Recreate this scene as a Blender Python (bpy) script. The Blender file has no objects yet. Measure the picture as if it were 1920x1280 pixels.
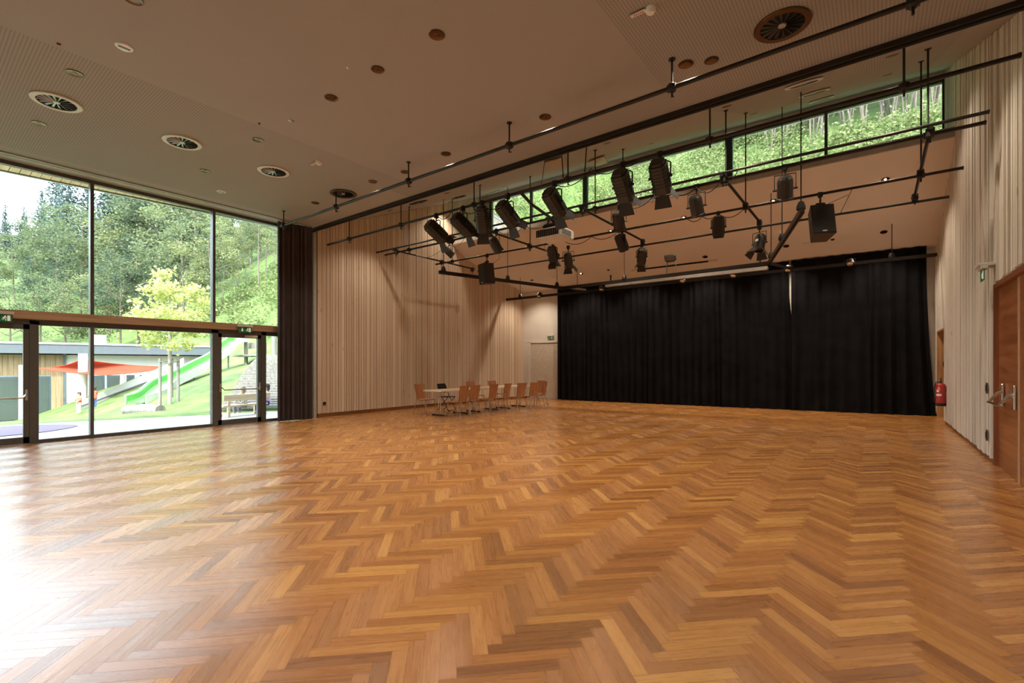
import bpy, math, random
from math import sin, cos, pi, radians as R
from mathutils import Vector as V, Matrix as M

# ------------------------------------------------------------------ camera, sky, sun, exposure
scn = bpy.context.scene
COL = scn.collection
HC, FP, Y0, YAW = 1.45, 890.0, 682.0, 0.654
cam_d = bpy.data.cameras.new('camera'); cam = bpy.data.objects.new('camera', cam_d); COL.objects.link(cam)
cam_d.sensor_width = 36; cam_d.lens = FP * 36 / 1920
cam_d.shift_y = (Y0 - 640) / 1920; cam_d.clip_end = 600; cam_d.clip_start = 0.05
cam.location = (0, 0, HC); cam.rotation_euler = (pi / 2, 0, YAW)
scn.camera = cam
world = bpy.data.worlds.new('world'); scn.world = world; world.use_nodes = True
wn = world.node_tree; bg = wn.nodes['Background']
sky = wn.nodes.new('ShaderNodeTexSky'); sky.sky_type = 'NISHITA'; sky.sun_disc = False
sky.sun_elevation = R(48); sky.sun_rotation = R(120); sky.air_density = 1.4; sky.dust_density = 3.0; sky.ozone_density = 1.0
mixw = wn.nodes.new('ShaderNodeMixRGB'); mixw.inputs[0].default_value = 0.8; mixw.inputs[2].default_value = (4.6, 5.1, 5.6, 1)
wn.links.new(sky.outputs[0], mixw.inputs[1]); wn.links.new(mixw.outputs[0], bg.inputs[0]); bg.inputs[1].default_value = 1.75
sun_d = bpy.data.lights.new('sun', 'SUN'); sun = bpy.data.objects.new('sun', sun_d); COL.objects.link(sun)
sun_d.energy = 10.0; sun_d.angle = R(2); sun_d.color = (1, .95, .86)
sun.rotation_euler = V((0.55, -0.6, 0.85)).to_track_quat('Z', 'Y').to_euler()
scn.view_settings.view_transform = 'Standard'; scn.view_settings.look = 'None'
scn.view_settings.exposure = 0.0; scn.view_settings.gamma = 1; scn.view_settings.use_curve_mapping = False
LAMP_W = 33.0          # watts of each recessed downlight
WARM = (1.0, 0.84, 0.64)

# ------------------------------------------------------------------ helpers
rnd = random.Random(7)
CW, SW = cos(YAW), sin(YAW)
def ray(px, py):
    r = (px - 960) / FP
    return V((r * CW - SW, r * SW + CW, (Y0 - py) / FP))
EYE = V((0, 0, HC))
def at(px, py, t): return EYE + ray(px, py) * t
def onZ(px, py, z): d = ray(px, py); return EYE + d * ((z - HC) / d.z)
def onX(px, py, x): d = ray(px, py); return EYE + d * (x / d.x)
def onY(px, py, y): d = ray(px, py); return EYE + d * (y / d.y)
def xatY(px, y): d = ray(px, 600); return d.x * y / d.y
SL = 0.40
def up_z(y): return 5.1 + SL * (y - 6.87)
def onUp(px, py):
    d = ray(px, py); t = (5.1 - SL * 6.87 - HC) / (d.z - SL * d.y); return EYE + d * t

class MB:
    def __init__(s): s.v = []; s.f = []; s.uv = []; s.col = []
    def add(s, vs, fs):
        b = len(s.v); s.v += [V(v) for v in vs]; s.f += [tuple(i + b for i in f) for f in fs]
        return s
    def box(s, c, d, m=None):
        x, y, z = d[0] / 2, d[1] / 2, d[2] / 2
        vs = [V((a, b, e)) for a in (-x, x) for b in (-y, y) for e in (-z, z)]
        if m is not None: vs = [m @ v for v in vs]
        c = V(c); vs = [v + c for v in vs]
        return s.add(vs, [(0, 1, 3, 2), (4, 6, 7, 5), (0, 4, 5, 1), (2, 3, 7, 6), (0, 2, 6, 4), (1, 5, 7, 3)])
    def bb(s, a, b):
        a, b = V(a), V(b); return s.box((a + b) / 2, (abs(b.x - a.x), abs(b.y - a.y), abs(b.z - a.z)))
    def cbox(s, c, d, r=.01, m=None):      # box with chamfered vertical edges and rims
        x, y, z = d[0] / 2, d[1] / 2, d[2] / 2
        ring = [(x - r, y), (x, y - r), (x, -y + r), (x - r, -y), (-x + r, -y), (-x, -y + r), (-x, y - r), (-x + r, y)]
        lv = [(-z, 1 - r / max(x, y)), (-z + r, 1), (z - r, 1), (z, 1 - r / max(x, y))]
        vs = [V((p[0] * k, p[1] * k, h)) for h, k in lv for p in ring]
        if m is not None: vs = [m @ v for v in vs]
        c = V(c); vs = [v + c for v in vs]
        fs = [(i * 8 + j, i * 8 + (j + 1) % 8, (i + 1) * 8 + (j + 1) % 8, (i + 1) * 8 + j) for i in range(3) for j in range(8)]
        fs = [f[::-1] for f in fs]
        fs += [tuple(range(8)), tuple(reversed(range(24, 32)))]
        return s.add(vs, fs)
    def cyl(s, p0, p1, r0, r1=None, n=10, cap=True):
        if r1 is None: r1 = r0
        p0, p1 = V(p0), V(p1); d = p1 - p0
        q = d.to_track_quat('Z', 'Y').to_matrix() if d.length > 1e-9 else M.Identity(3)
        vs = []
        for p, r in ((p0, r0), (p1, r1)):
            for i in range(n):
                a = 2 * pi * i / n; vs.append(p + q @ V((r * cos(a), r * sin(a), 0)))
        fs = [(i, (i + 1) % n, n + (i + 1) % n, n + i) for i in range(n)]
        if cap: fs += [tuple(reversed(range(n))), tuple(range(n, 2 * n))]
        return s.add(vs, fs)
    def tube(s, pts, r, n=6):
        pts = [V(p) for p in pts]; rs = r if isinstance(r, (list, tuple)) else [r] * len(pts)
        vs = []; up = None
        for i, p in enumerate(pts):
            d = (pts[min(i + 1, len(pts) - 1)] - pts[max(i - 1, 0)]).normalized()
            if up is None: up = V((0, 0, 1)) if abs(d.z) < .9 else V((1, 0, 0))
            a = d.cross(up).normalized(); b = a.cross(d).normalized(); up = b
            for k in range(n):
                t = 2 * pi * k / n; vs.append(p + (a * cos(t) + b * sin(t)) * rs[i])
        L = len(pts)
        fs = [(i * n + k, i * n + (k + 1) % n, (i + 1) * n + (k + 1) % n, (i + 1) * n + k) for i in range(L - 1) for k in range(n)]
        fs += [tuple(reversed(range(n))), tuple(range((L - 1) * n, L * n))]
        return s.add(vs, fs)
    def lathe(s, prof, n=24, m=None, c=(0, 0, 0)):
        vs = [V((r * cos(2 * pi * k / n), r * sin(2 * pi * k / n), z)) for r, z in prof for k in range(n)]
        if m is not None: vs = [m @ v for v in vs]
        c = V(c); vs = [v + c for v in vs]
        fs = [(i * n + k, i * n + (k + 1) % n, (i + 1) * n + (k + 1) % n, (i + 1) * n + k) for i in range(len(prof) - 1) for k in range(n)]
        return s.add(vs, fs)
    def ell(s, c, r, n=12, k=8, m=None):
        vs = []; r = V(r)
        for i in range(k + 1):
            th = pi * i / k
            for j in range(n):
                a = 2 * pi * j / n
                v = V((r.x * sin(th) * cos(a), r.y * sin(th) * sin(a), r.z * cos(th)))
                vs.append((m @ v if m is not None else v) + V(c))
        return s.add(vs, [(i * n + j, (i + 1) * n + j, (i + 1) * n + (j + 1) % n, i * n + (j + 1) % n) for i in range(k) for j in range(n)])
    def prism(s, poly, off):               # poly list of points, off = extrusion vector
        n = len(poly); a = [V(p) for p in poly]; b = [p + V(off) for p in a]
        return s.add(a + b, [tuple(reversed(range(n))), tuple(range(n, 2 * n))] + [(i, (i + 1) % n, n + (i + 1) % n, n + i) for i in range(n)])
    def xf(s, m): s.v = [m @ v for v in s.v]; return s
    def build(s, name, mat, parent=None, origin=None, smooth=False, uv=None):
        o_ = V(origin) if origin is not None else V((0, 0, 0))
        me = bpy.data.meshes.new(name)
        me.from_pydata([tuple(v - o_) for v in s.v], [], s.f); me.validate(); me.update()
        if smooth:
            me.polygons.foreach_set('use_smooth', [True] * len(me.polygons))
            try: me.set_sharp_from_angle(angle=R(38))
            except Exception: pass
        me.materials.append(mat)
        ob = bpy.data.objects.new(name, me); COL.objects.link(ob)
        if parent is not None: ob.parent = parent
        else: ob.location = o_
        return ob
def empty(name, loc, label, cat, group=None, rz=0):
    o = bpy.data.objects.new(name, None); COL.objects.link(o); o.location = loc; o.rotation_euler = (0, 0, rz)
    o.empty_display_size = .1
    return tag(o, label, cat, group)
def tag(o, label=None, cat=None, group=None, kind=None):
    if label: o['label'] = label
    if cat: o['category'] = cat
    if group: o['group'] = group
    if kind: o['kind'] = kind
    return o
def struct(o): o['kind'] = 'structure'; return o
CHILD = {}
def kids(o): return [c for c in bpy.data.objects if c.parent is o]
def tree_of(o):
    if o.name not in CHILD: CHILD[o.name] = kids(o)
    return CHILD[o.name]
def dup(o, loc=None, rz=None, label=None, group=None, sc=None, parent=None):
    c = o.copy(); COL.objects.link(c)
    if parent is not None: c.parent = parent
    if loc is not None: c.location = loc
    if rz is not None: c.rotation_euler = (0, 0, rz)
    if sc is not None: c.scale = (sc, sc, sc) if not isinstance(sc, (tuple, list)) else sc
    if label: c['label'] = label
    if group: c['group'] = group
    for ch in tree_of(o): dup(ch, parent=c)
    return c

# ------------------------------------------------------------------ materials
MATS = {}
def mat(name, col, rough=.6, metal=0, noise=None, bump=None, spec=None, coat=0, emit=None, trans=None):
    if name in MATS: return MATS[name]
    m = bpy.data.materials.new(name); m.use_nodes = True; nt = m.node_tree; p = nt.nodes['Principled BSDF']
    p.inputs['Base Color'].default_value = (*col, 1); p.inputs['Roughness'].default_value = rough; p.inputs['Metallic'].default_value = metal
    if spec is not None: p.inputs['Specular IOR Level'].default_value = spec
    if coat: p.inputs['Coat Weight'].default_value = coat
    if emit: p.inputs['Emission Color'].default_value = (*emit[0], 1); p.inputs['Emission Strength'].default_value = emit[1]
    tc = nt.nodes.new('ShaderNodeTexCoord')
    sc, amt = noise or (9, .08)
    n = nt.nodes.new('ShaderNodeTexNoise'); n.inputs['Scale'].default_value = sc; n.inputs['Detail'].default_value = 4
    nt.links.new(tc.outputs['Object'], n.inputs['Vector'])
    r = nt.nodes.new('ShaderNodeMapRange'); r.inputs[1].default_value = .3; r.inputs[2].default_value = .7
    r.inputs[3].default_value = 1 - amt; r.inputs[4].default_value = 1 + amt; nt.links.new(n.outputs[0], r.inputs[0])
    mx = nt.nodes.new('ShaderNodeVectorMath'); mx.operation = 'SCALE'; mx.inputs[0].default_value = col
    nt.links.new(r.outputs[0], mx.inputs[3]); nt.links.new(mx.outputs[0], p.inputs['Base Color'])
    if bump:
        b = nt.nodes.new('ShaderNodeBump'); b.inputs['Strength'].default_value = bump[1]; b.inputs['Distance'].default_value = .01
        n2 = nt.nodes.new('ShaderNodeTexNoise'); n2.inputs['Scale'].default_value = bump[0]; nt.links.new(tc.outputs['Object'], n2.inputs['Vector'])
        nt.links.new(n2.outputs[0], b.inputs['Height']); nt.links.new(b.outputs[0], p.inputs['Normal'])
    MATS[name] = m; return m
def wood(name, c1, c2, axis='Z', scale=1.0, rough=.5, board=None, coat=0):
    """stretched noise grain along axis; board=(axis,width,amount) gives each board its own tone"""
    m = bpy.data.materials.new(name); m.use_nodes = True; nt = m.node_tree; p = nt.nodes['Principled BSDF']; L = nt.links.new
    tc = nt.nodes.new('ShaderNodeTexCoord'); mp = nt.nodes.new('ShaderNodeMapping'); L(tc.outputs['Object'], mp.inputs[0])
    s = [14 * scale] * 3; s['XYZ'.index(axis)] = .7 * scale; mp.inputs['Scale'].default_value = s
    n = nt.nodes.new('ShaderNodeTexNoise'); n.inputs['Scale'].default_value = 1.5; n.inputs['Detail'].default_value = 7; n.inputs['Distortion'].default_value = .6
    L(mp.outputs[0], n.inputs['Vector'])
    cr = nt.nodes.new('ShaderNodeValToRGB'); cr.color_ramp.elements[0].position = .35; cr.color_ramp.elements[1].position = .65
    cr.color_ramp.elements[0].color = (*c1, 1); cr.color_ramp.elements[1].color = (*c2, 1); L(n.outputs[0], cr.inputs[0])
    L(cr.outputs[0], p.inputs['Base Color']); p.inputs['Roughness'].default_value = rough; p.inputs['Coat Weight'].default_value = coat
    MATS[name] = m; return m
def attr_wood(name, c_lo, c_hi, rough, axis='Z', knots=True):
    """boards: the tone of each board comes from the mesh attribute 'tone'"""
    m = bpy.data.materials.new(name); m.use_nodes = True; nt = m.node_tree; p = nt.nodes['Principled BSDF']; L = nt.links.new
    a = nt.nodes.new('ShaderNodeAttribute'); a.attribute_name = 'tone'
    tc = nt.nodes.new('ShaderNodeTexCoord'); mp = nt.nodes.new('ShaderNodeMapping'); L(tc.outputs['Object'], mp.inputs[0])
    s = [22] * 3; s['XYZ'.index(axis)] = .8; mp.inputs['Scale'].default_value = s
    cb = nt.nodes.new('ShaderNodeCombineXYZ'); ml = nt.nodes.new('ShaderNodeMath'); ml.operation = 'MULTIPLY'; ml.inputs[1].default_value = 37
    L(a.outputs['Fac'], ml.inputs[0]); L(ml.outputs[0], cb.inputs[2]); L(cb.outputs[0], mp.inputs['Location'])
    n = nt.nodes.new('ShaderNodeTexNoise'); n.inputs['Scale'].default_value = 1; n.inputs['Detail'].default_value = 6; n.inputs['Distortion'].default_value = .4
    L(mp.outputs[0], n.inputs['Vector'])
    ad = nt.nodes.new('ShaderNodeMath'); ad.operation = 'MULTIPLY_ADD'; ad.inputs[1].default_value = .55
    L(a.outputs['Fac'], ad.inputs[0]); m2 = nt.nodes.new('ShaderNodeMath'); m2.operation = 'MULTIPLY'; m2.inputs[1].default_value = .45
    L(n.outputs[0], m2.inputs[0]); L(m2.outputs[0], ad.inputs[2])
    cr = nt.nodes.new('ShaderNodeValToRGB'); cr.color_ramp.elements[0].position = .1; cr.color_ramp.elements[1].position = .9
    cr.color_ramp.elements[0].color = (*c_lo, 1); cr.color_ramp.elements[1].color = (*c_hi, 1); L(ad.outputs[0], cr.inputs[0])
    out = cr.outputs[0]
    if knots:
        v = nt.nodes.new('ShaderNodeTexVoronoi'); mp2 = nt.nodes.new('ShaderNodeMapping'); L(tc.outputs['Object'], mp2.inputs[0])
        mp2.inputs['Scale'].default_value = (5, 5, 1.3); L(mp2.outputs[0], v.inputs['Vector']); v.inputs['Scale'].default_value = 1
        lt = nt.nodes.new('ShaderNodeMapRange'); lt.inputs[1].default_value = .04; lt.inputs[2].default_value = .1; lt.inputs[3].default_value = .6; lt.inputs[4].default_value = 1
        L(v.outputs['Distance'], lt.inputs[0])
        sc = nt.nodes.new('ShaderNodeVectorMath'); sc.operation = 'SCALE'; L(out, sc.inputs[0]); L(lt.outputs[0], sc.inputs[3]); out = sc.outputs[0]
    L(out, p.inputs['Base Color']); p.inputs['Roughness'].default_value = rough
    MATS[name] = m; return m
def set_tone(ob, per):    # per = list of (count of faces, tone)
    a = ob.data.attributes.new('tone', 'FLOAT', 'FACE'); vals = []
    for n, t in per: vals += [t] * n
    a.data.foreach_set('value', vals[:len(ob.data.polygons)])

m_black = mat('black_powder_coat', (.012, .011, .011), .5)
m_pipe = mat('black_steel_pipe', (.016, .014, .013), .38, .3)
m_housing = mat('lamp_housing_black', (.022, .018, .016), .45)
m_flap = mat('barn_door_black', (.022, .016, .013), .65)
m_dark = mat('void_black', (.004, .004, .004), .9)
m_white = mat('white_plastic', (.75, .74, .72), .4)
m_grey = mat('grey_metal', (.35, .36, .37), .35, .8)
m_chrome = mat('chrome', (.72, .72, .73), .16, 1)
m_steel = mat('brushed_steel', (.6, .6, .6), .3, 1)
m_bronze = mat('bronze_reflector', (.15, .08, .04), .25, .9)
m_anth = mat('anthracite_frame', (.085, .083, .08), .45)
m_plaster = mat('white_plaster', (.66, .62, .57), .85, noise=(3, .03))
m_curt_black = mat('black_velvet', (.0075, .0072, .0085), .95, noise=(2.5, .3), spec=.1)
m_curt_brown = mat('aubergine_cloth', (.062, .046, .049), .7, noise=(3, .15), spec=.4)
m_track = mat('track_black', (.02, .017, .015), .35, .2)
m_green = mat('sign_green', (.0, .22, .09), .4)
m_signw = mat('sign_white', (.85, .85, .8), .4, emit=((.9, 1, .85), .25))
m_lens = mat('lens_glass', (.12, .12, .13), .08, .4)
m_cable = mat('cable_rubber', (.01, .01, .01), .6)
m_lightgrey = mat('light_grey_paint', (.55, .54, .52), .5)
m_lampglow = mat('lamp_glow', (1, .8, .55), .5, emit=((1, .72, .42), 14))

def glass_mat(name, tint=(.94, .97, .96), ior=1.35):
    m = bpy.data.materials.new(name); m.use_nodes = True; nt = m.node_tree; L = nt.links.new
    nt.nodes.remove(nt.nodes['Principled BSDF']); out = nt.nodes['Material Output']
    tr = nt.nodes.new('ShaderNodeBsdfTransparent'); tr.inputs[0].default_value = (*tint, 1)
    gl = nt.nodes.new('ShaderNodeBsdfGlossy'); gl.inputs['Roughness'].default_value = .0; gl.inputs[0].default_value = (1, 1, 1, 1)
    fr = nt.nodes.new('ShaderNodeFresnel'); fr.inputs[0].default_value = ior; mx = nt.nodes.new('ShaderNodeMixShader')
    L(fr.outputs[0], mx.inputs[0]); L(tr.outputs[0], mx.inputs[1]); L(gl.outputs[0], mx.inputs[2]); L(mx.outputs[0], out.inputs[0])
    return m
m_glass = glass_mat('window_glass')

def ceiling_mat():
    m = bpy.data.materials.new('acoustic_ceiling'); m.use_nodes = True; nt = m.node_tree; p = nt.nodes['Principled BSDF']; L = nt.links.new
    g = nt.nodes.new('ShaderNodeNewGeometry'); sp = nt.nodes.new('ShaderNodeSeparateXYZ'); L(g.outputs['Position'], sp.inputs[0])
    def M_(op, a, b=None, c=None):
        n = nt.nodes.new('ShaderNodeMath'); n.operation = op
        for i, q in enumerate((a, b, c)):
            if q is None: continue
            if isinstance(q, (int, float)): n.inputs[i].default_value = q
            else: L(q, n.inputs[i])
        return n.outputs[0]
    x, y = sp.outputs[0], sp.outputs[1]
    pitch = .033
    fx = M_('SUBTRACT', M_('FRACT', M_('DIVIDE', x, pitch)), .5); fy = M_('SUBTRACT', M_('FRACT', M_('DIVIDE', y, pitch)), .5)
    d = M_('SQRT', M_('ADD', M_('MULTIPLY', fx, fx), M_('MULTIPLY', fy, fy)))
    hole = M_('LESS_THAN', d, .27)
    # perforated bands: along the windows and along the right-hand wall
    b1 = M_('MULTIPLY', M_('MULTIPLY', M_('GREATER_THAN', x, -11.45), M_('LESS_THAN', x, -7.4)), M_('LESS_THAN', y, 6.25))
    b2 = M_('MULTIPLY', M_('MULTIPLY', M_('GREATER_THAN', x, -2.2), M_('LESS_THAN', x, .9)), M_('LESS_THAN', y, 14.2))
    band = M_('MAXIMUM', b1, b2)
    k = M_('MULTIPLY', hole, band)
    n = nt.nodes.new('ShaderNodeTexNoise'); n.inputs['Scale'].default_value = .5; L(g.outputs['Position'], n.inputs[0])
    tone = M_('MULTIPLY_ADD', n.outputs[0], .1, .95)
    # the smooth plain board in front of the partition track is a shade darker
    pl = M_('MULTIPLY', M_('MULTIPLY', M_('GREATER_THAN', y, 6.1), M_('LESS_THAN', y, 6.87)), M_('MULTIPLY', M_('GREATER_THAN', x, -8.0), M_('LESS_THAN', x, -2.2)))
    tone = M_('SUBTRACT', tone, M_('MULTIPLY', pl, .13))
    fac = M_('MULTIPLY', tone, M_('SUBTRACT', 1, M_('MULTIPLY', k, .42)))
    sc = nt.nodes.new('ShaderNodeVectorMath'); sc.operation = 'SCALE'; sc.inputs[0].default_value = CEIL_COL; L(fac, sc.inputs[3])
    L(sc.outputs[0], p.inputs['Base Color']); p.inputs['Roughness'].default_value = .9
    return m
CEIL_COL = (.36, .335, .315)
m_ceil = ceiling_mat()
m_lowceil = mat('stage_ceiling_plaster', (.78, .71, .66), .9, noise=(1, .02))

def floor_mat():
    m = bpy.data.materials.new('oak_herringbone'); m.use_nodes = True; nt = m.node_tree; p = nt.nodes['Principled BSDF']; L = nt.links.new
    uv = nt.nodes.new('ShaderNodeUVMap'); uv.uv_map = 'UVMap'
    a = nt.nodes.new('ShaderNodeAttribute'); a.attribute_name = 'tone'
    mp = nt.nodes.new('ShaderNodeMapping'); mp.inputs['Scale'].default_value = (1.6, 26, 1); L(uv.outputs[0], mp.inputs[0])
    n = nt.nodes.new('ShaderNodeTexNoise'); n.inputs['Scale'].default_value = 1; n.inputs['Detail'].default_value = 8; n.inputs['Distortion'].default_value = 1.3
    L(mp.outputs[0], n.inputs['Vector'])
    mp2 = nt.nodes.new('ShaderNodeMapping'); mp2.inputs['Scale'].default_value = (6, 160, 1); L(uv.outputs[0], mp2.inputs[0])
    n2 = nt.nodes.new('ShaderNodeTexNoise'); n2.inputs['Scale'].default_value = 1; n2.inputs['Detail'].default_value = 4; L(mp2.outputs[0], n2.inputs['Vector'])
    def M_(op, a_, b=None, c=None):
        q = nt.nodes.new('ShaderNodeMath'); q.operation = op
        for i, z in enumerate((a_, b, c)):
            if z is None: continue
            if isinstance(z, (int, float)): q.inputs[i].default_value = z
            else: L(z, q.inputs[i])
        return q.outputs[0]
    t = M_('ADD', M_('MULTIPLY', a.outputs['Fac'], .64), M_('MULTIPLY', M_('MAXIMUM', n.outputs[0], .3), .36))
    cr = nt.nodes.new('ShaderNodeValToRGB'); e = cr.color_ramp.elements
    e[0].position = .1; e[0].color = (*FL_LO, 1); e[1].position = .85; e[1].color = (*FL_HI, 1)
    k = cr.color_ramp.elements.new(.5); k.color = (*FL_MID, 1)
    L(t, cr.inputs[0])
    pore = M_('SUBTRACT', 1, M_('MULTIPLY', M_('LESS_THAN', n2.outputs[0], .4), .2))
    # joint lines
    sc = nt.nodes.new('ShaderNodeVectorMath'); sc.operation = 'SCALE'; L(cr.outputs[0], sc.inputs[0]); L(pore, sc.inputs[3])
    L(sc.outputs[0], p.inputs['Base Color'])
    rg = M_('MULTIPLY_ADD', n.outputs[0], .16, FL_ROUGH); L(rg, p.inputs['Roughness'])
    p.inputs['Anisotropic'].default_value = .55
    tg = nt.nodes.new('ShaderNodeTangent'); tg.direction_type = 'UV_MAP'; tg.uv_map = 'UVMap'; L(tg.outputs[0], p.inputs['Tangent'])
    p.inputs['Specular IOR Level'].default_value = 1.0; p.inputs['IOR'].default_value = 1.62; p.inputs['Coat Weight'].default_value = .15; p.inputs['Coat Roughness'].default_value = .18
    b = nt.nodes.new('ShaderNodeBump'); b.inputs['Strength'].default_value = .06; b.inputs['Distance'].default_value = .002
    L(n.outputs[0], b.inputs['Height']); L(b.outputs[0], p.inputs['Normal'])
    return m
FL_LO, FL_MID, FL_HI = (.235, .088, .025), (.43, .175, .045), (.62, .31, .085)
FL_ROUGH = .2
# ------------------------------------------------------------------ room shell
WX, RX, SX = -12.2, 1.36, -12.0          # window plane, right wall, slatted left wall
YF, YB = -4.0, 6.87                      # front wall, beam line
def backY(x): return 17.75 + .101 * (x - 1.38)
def sillY(x): return 13.54 + .103 * (x - 1.38)
def sillZ(x): return 6.24 + (.52 / 13.38) * (x - 1.38)
def winY(x): return 15.5 + .101 * (x - 1.38)

def build_floor():
    W, Lg = .08, .49; q = 1 / math.sqrt(2)
    mb = MB(); uvs = []; tones = []
    rr = random.Random(3)
    def mp(a, b): return ((a - b) * q - 5.0, (a + b) * q)
    g = .0007
    for i in range(-150, 380):
        for j in range(-40, 40):
            oa, ob_ = i * W - j * Lg, i * W + j * Lg
            for kind in (0, 1):
                if kind == 0: x0, x1, y0, y1 = oa, oa + Lg, ob_, ob_ + W
                else: x0, x1, y0, y1 = oa + Lg, oa + Lg + W, ob_ + W - Lg, ob_ + W
                cx_, cy_ = mp((x0 + x1) / 2, (y0 + y1) / 2)
                if not (WX - .25 < cx_ < RX + .5 and YF - .3 < cy_ < 18.0): continue
                x0 += g; x1 -= g; y0 += g; y1 -= g
                vs = []
                for (a, b) in ((x0, y0), (x1, y0), (x1, y1), (x0, y1)):
                    X, Y = mp(a, b); vs.append((min(max(X, WX), 1.9), max(Y, YF), 0))
                mb.add(vs, [(0, 1, 2, 3)])
                ou, ov = rr.random() * 40, rr.random() * 40
                if kind == 0: u = [(ou, ov), (ou + Lg, ov), (ou + Lg, ov + W), (ou, ov + W)]
                else: u = [(ou, ov), (ou, ov + W), (ou + Lg, ov + W), (ou + Lg, ov)]
                uvs += u; t = rr.gauss(.5, .21); tones.append(min(1, max(0, t)))
    n = len(mb.f)
    mb.bb((WX, YF, -.2), (1.9, 18.0, -.002)); uvs += [(0, 0)] * 24; tones += [0.0] * 6
    ob = mb.build('floor', floor_mat())
    ul = ob.data.uv_layers.new(name='UVMap'); ul.data.foreach_set('uv', [c for p in uvs for c in p])
    a = ob.data.attributes.new('tone', 'FLOAT', 'FACE'); a.data.foreach_set('value', tones)
    return struct(ob)
build_floor()

def slats(name, m, p0, p1, inward, zbot, ztop, holes=(), seed=1, wid=(.062, .085, .085, .11, .135), gap=.013, th=(.02, .024, .03), z0=None):
    """vertical boards of mixed widths on a dark backing, one wall = one object"""
    rr = random.Random(seed); mb = MB(); per = []
    p0, p1 = V(p0), V(p1); L = (p1 - p0).length; d = (p1 - p0) / L; inw = V(inward); s = 0
    while s < L:
        w = min(rr.choice(wid), L - s)
        if w < .02: break
        t = rr.choice(th); a = p0 + d * (s + gap / 2); b = p0 + d * (s + w - gap / 2); yc = ((a + b) / 2)
        segs = [(zbot, ztop(yc.y))]
        for (h0, h1, zb, zt) in holes:
            if h0 < yc.y < h1:
                segs = [(zt, ztop(yc.y))] + ([(zbot, zb)] if zb > zbot + .01 else [])
        tone = min(1, max(0, rr.gauss(.55, .2)))
        for (z_0, z_1) in segs:
            poly = [V((a.x, a.y, 0)), V((b.x, b.y, 0)), V((b.x, b.y, 0)) + inw * t, V((a.x, a.y, 0)) + inw * t]
            lo = [p + V((0, 0, z_0)) for p in poly]
            zz = [ztop(a.y), ztop(b.y), ztop(b.y), ztop(a.y)] if abs(z_1 - ztop(yc.y)) < 1e-6 else [z_1] * 4
            hi = [V((p.x, p.y, zz[i])) for i, p in enumerate(poly)]
            mb.add(lo + hi, [(0, 3, 2, 1), (4, 5, 6, 7), (0, 1, 5, 4), (1, 2, 6, 5), (2, 3, 7, 6), (3, 0, 4, 7)]); per.append((6, tone))
        s += w
    ob = mb.build(name, m); set_tone(ob, per); return struct(ob)
m_slat = attr_wood('whitewashed_spruce', (.50, .375, .27), (.76, .62, .49), .6)
m_slat_r = attr_wood('whitewashed_spruce_daylit', (.60, .54, .47), (.82, .78, .72), .6)  # same boards as the left wall, window daylight painted in as paler tone
m_gapback = mat('slat_backing', (.03, .022, .016), .9)

wl = slats('wall_left', m_slat, (SX, 6.98, 0), (SX, 16.42, 0), (1, 0, 0), .1, lambda y: up_z(y) - .005 if y < 14.12 else 5.7, seed=5)
MB().bb((SX - .25, 6.9, -.02), (SX - .001, 14.15, 8.3)).bb((SX - .25, 14.15, -.02), (SX - .001, 16.5, 5.7)).build('wall_backing', m_gapback, wl)
tag(struct(MB().bb((SX, 7.0, 0), (SX + .012, 16.4, .1)).build('baseboard_left', wood('oak_skirting', (.16, .06, .02), (.26, .11, .04), 'Y'))))
wr = slats('wall_right', m_slat_r, (RX, YF, 0), (RX, 17.7, 0), (-1, 0, 0), .08, lambda y: 5.02 if y < YB else (up_z(y) - .005 if y < 15.5 else 6.3), holes=[(7.02, 9.58, 0, 2.6), (15.66, 17.62, 0, 2.34)], seed=9,
           wid=(.05, .065, .085, .11, .14), gap=.012, th=(.018, .03, .045))
bk = MB()
for y0, y1, z0, z1 in ((YF, 7.0, 0, 8.9), (7.0, 9.6, 2.62, 8.9), (9.6, 15.6, 0, 8.9), (15.6, 15.68, 0, 6.3), (15.68, 17.6, 2.36, 6.3), (17.6, 18.1, 0, 6.3)):
    bk.bb((RX, y0, z0), (RX + .3, y1, z1))
bk.build('wall_backing', m_gapback, wr)
bs = MB(); bs.bb((RX - .013, 9.6, 0), (RX, 15.66, .08)); bs.bb((RX - .013, YF, 0), (RX, 7.0, .08))
struct(bs.build('baseboard_right', MATS['oak_skirting']))
# back wall (plaster, slightly skewed plan)
d = V((1.38 + 12.0, backY(1.38) - backY(-12.0), 0)); nrm = V((-d.y, d.x, 0)).normalized() * .3
A, B = V((-12.3, backY(-12.3), -.02)), V((1.7, backY(1.7), -.02))
wb = struct(MB().prism([A, B, B + V((0, 0, 5.2)), A + V((0, 0, 5.2))], nrm).build('wall_back', m_plaster))
def bpt(x, off, z): return V((x, backY(x) - off, z))
struct(MB().prism([bpt(-12, .0, 0), bpt(-11.75, .0, 0), bpt(-11.75, .015, 0), bpt(-12, .015, 0)], (0, 0, .07)).build('baseboard_back', MATS['oak_skirting']))
struct(MB().bb((WX - .4, YF - .3, -.02), (RX + .3, YF, 5.4)).build('wall_front', m_plaster))
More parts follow.
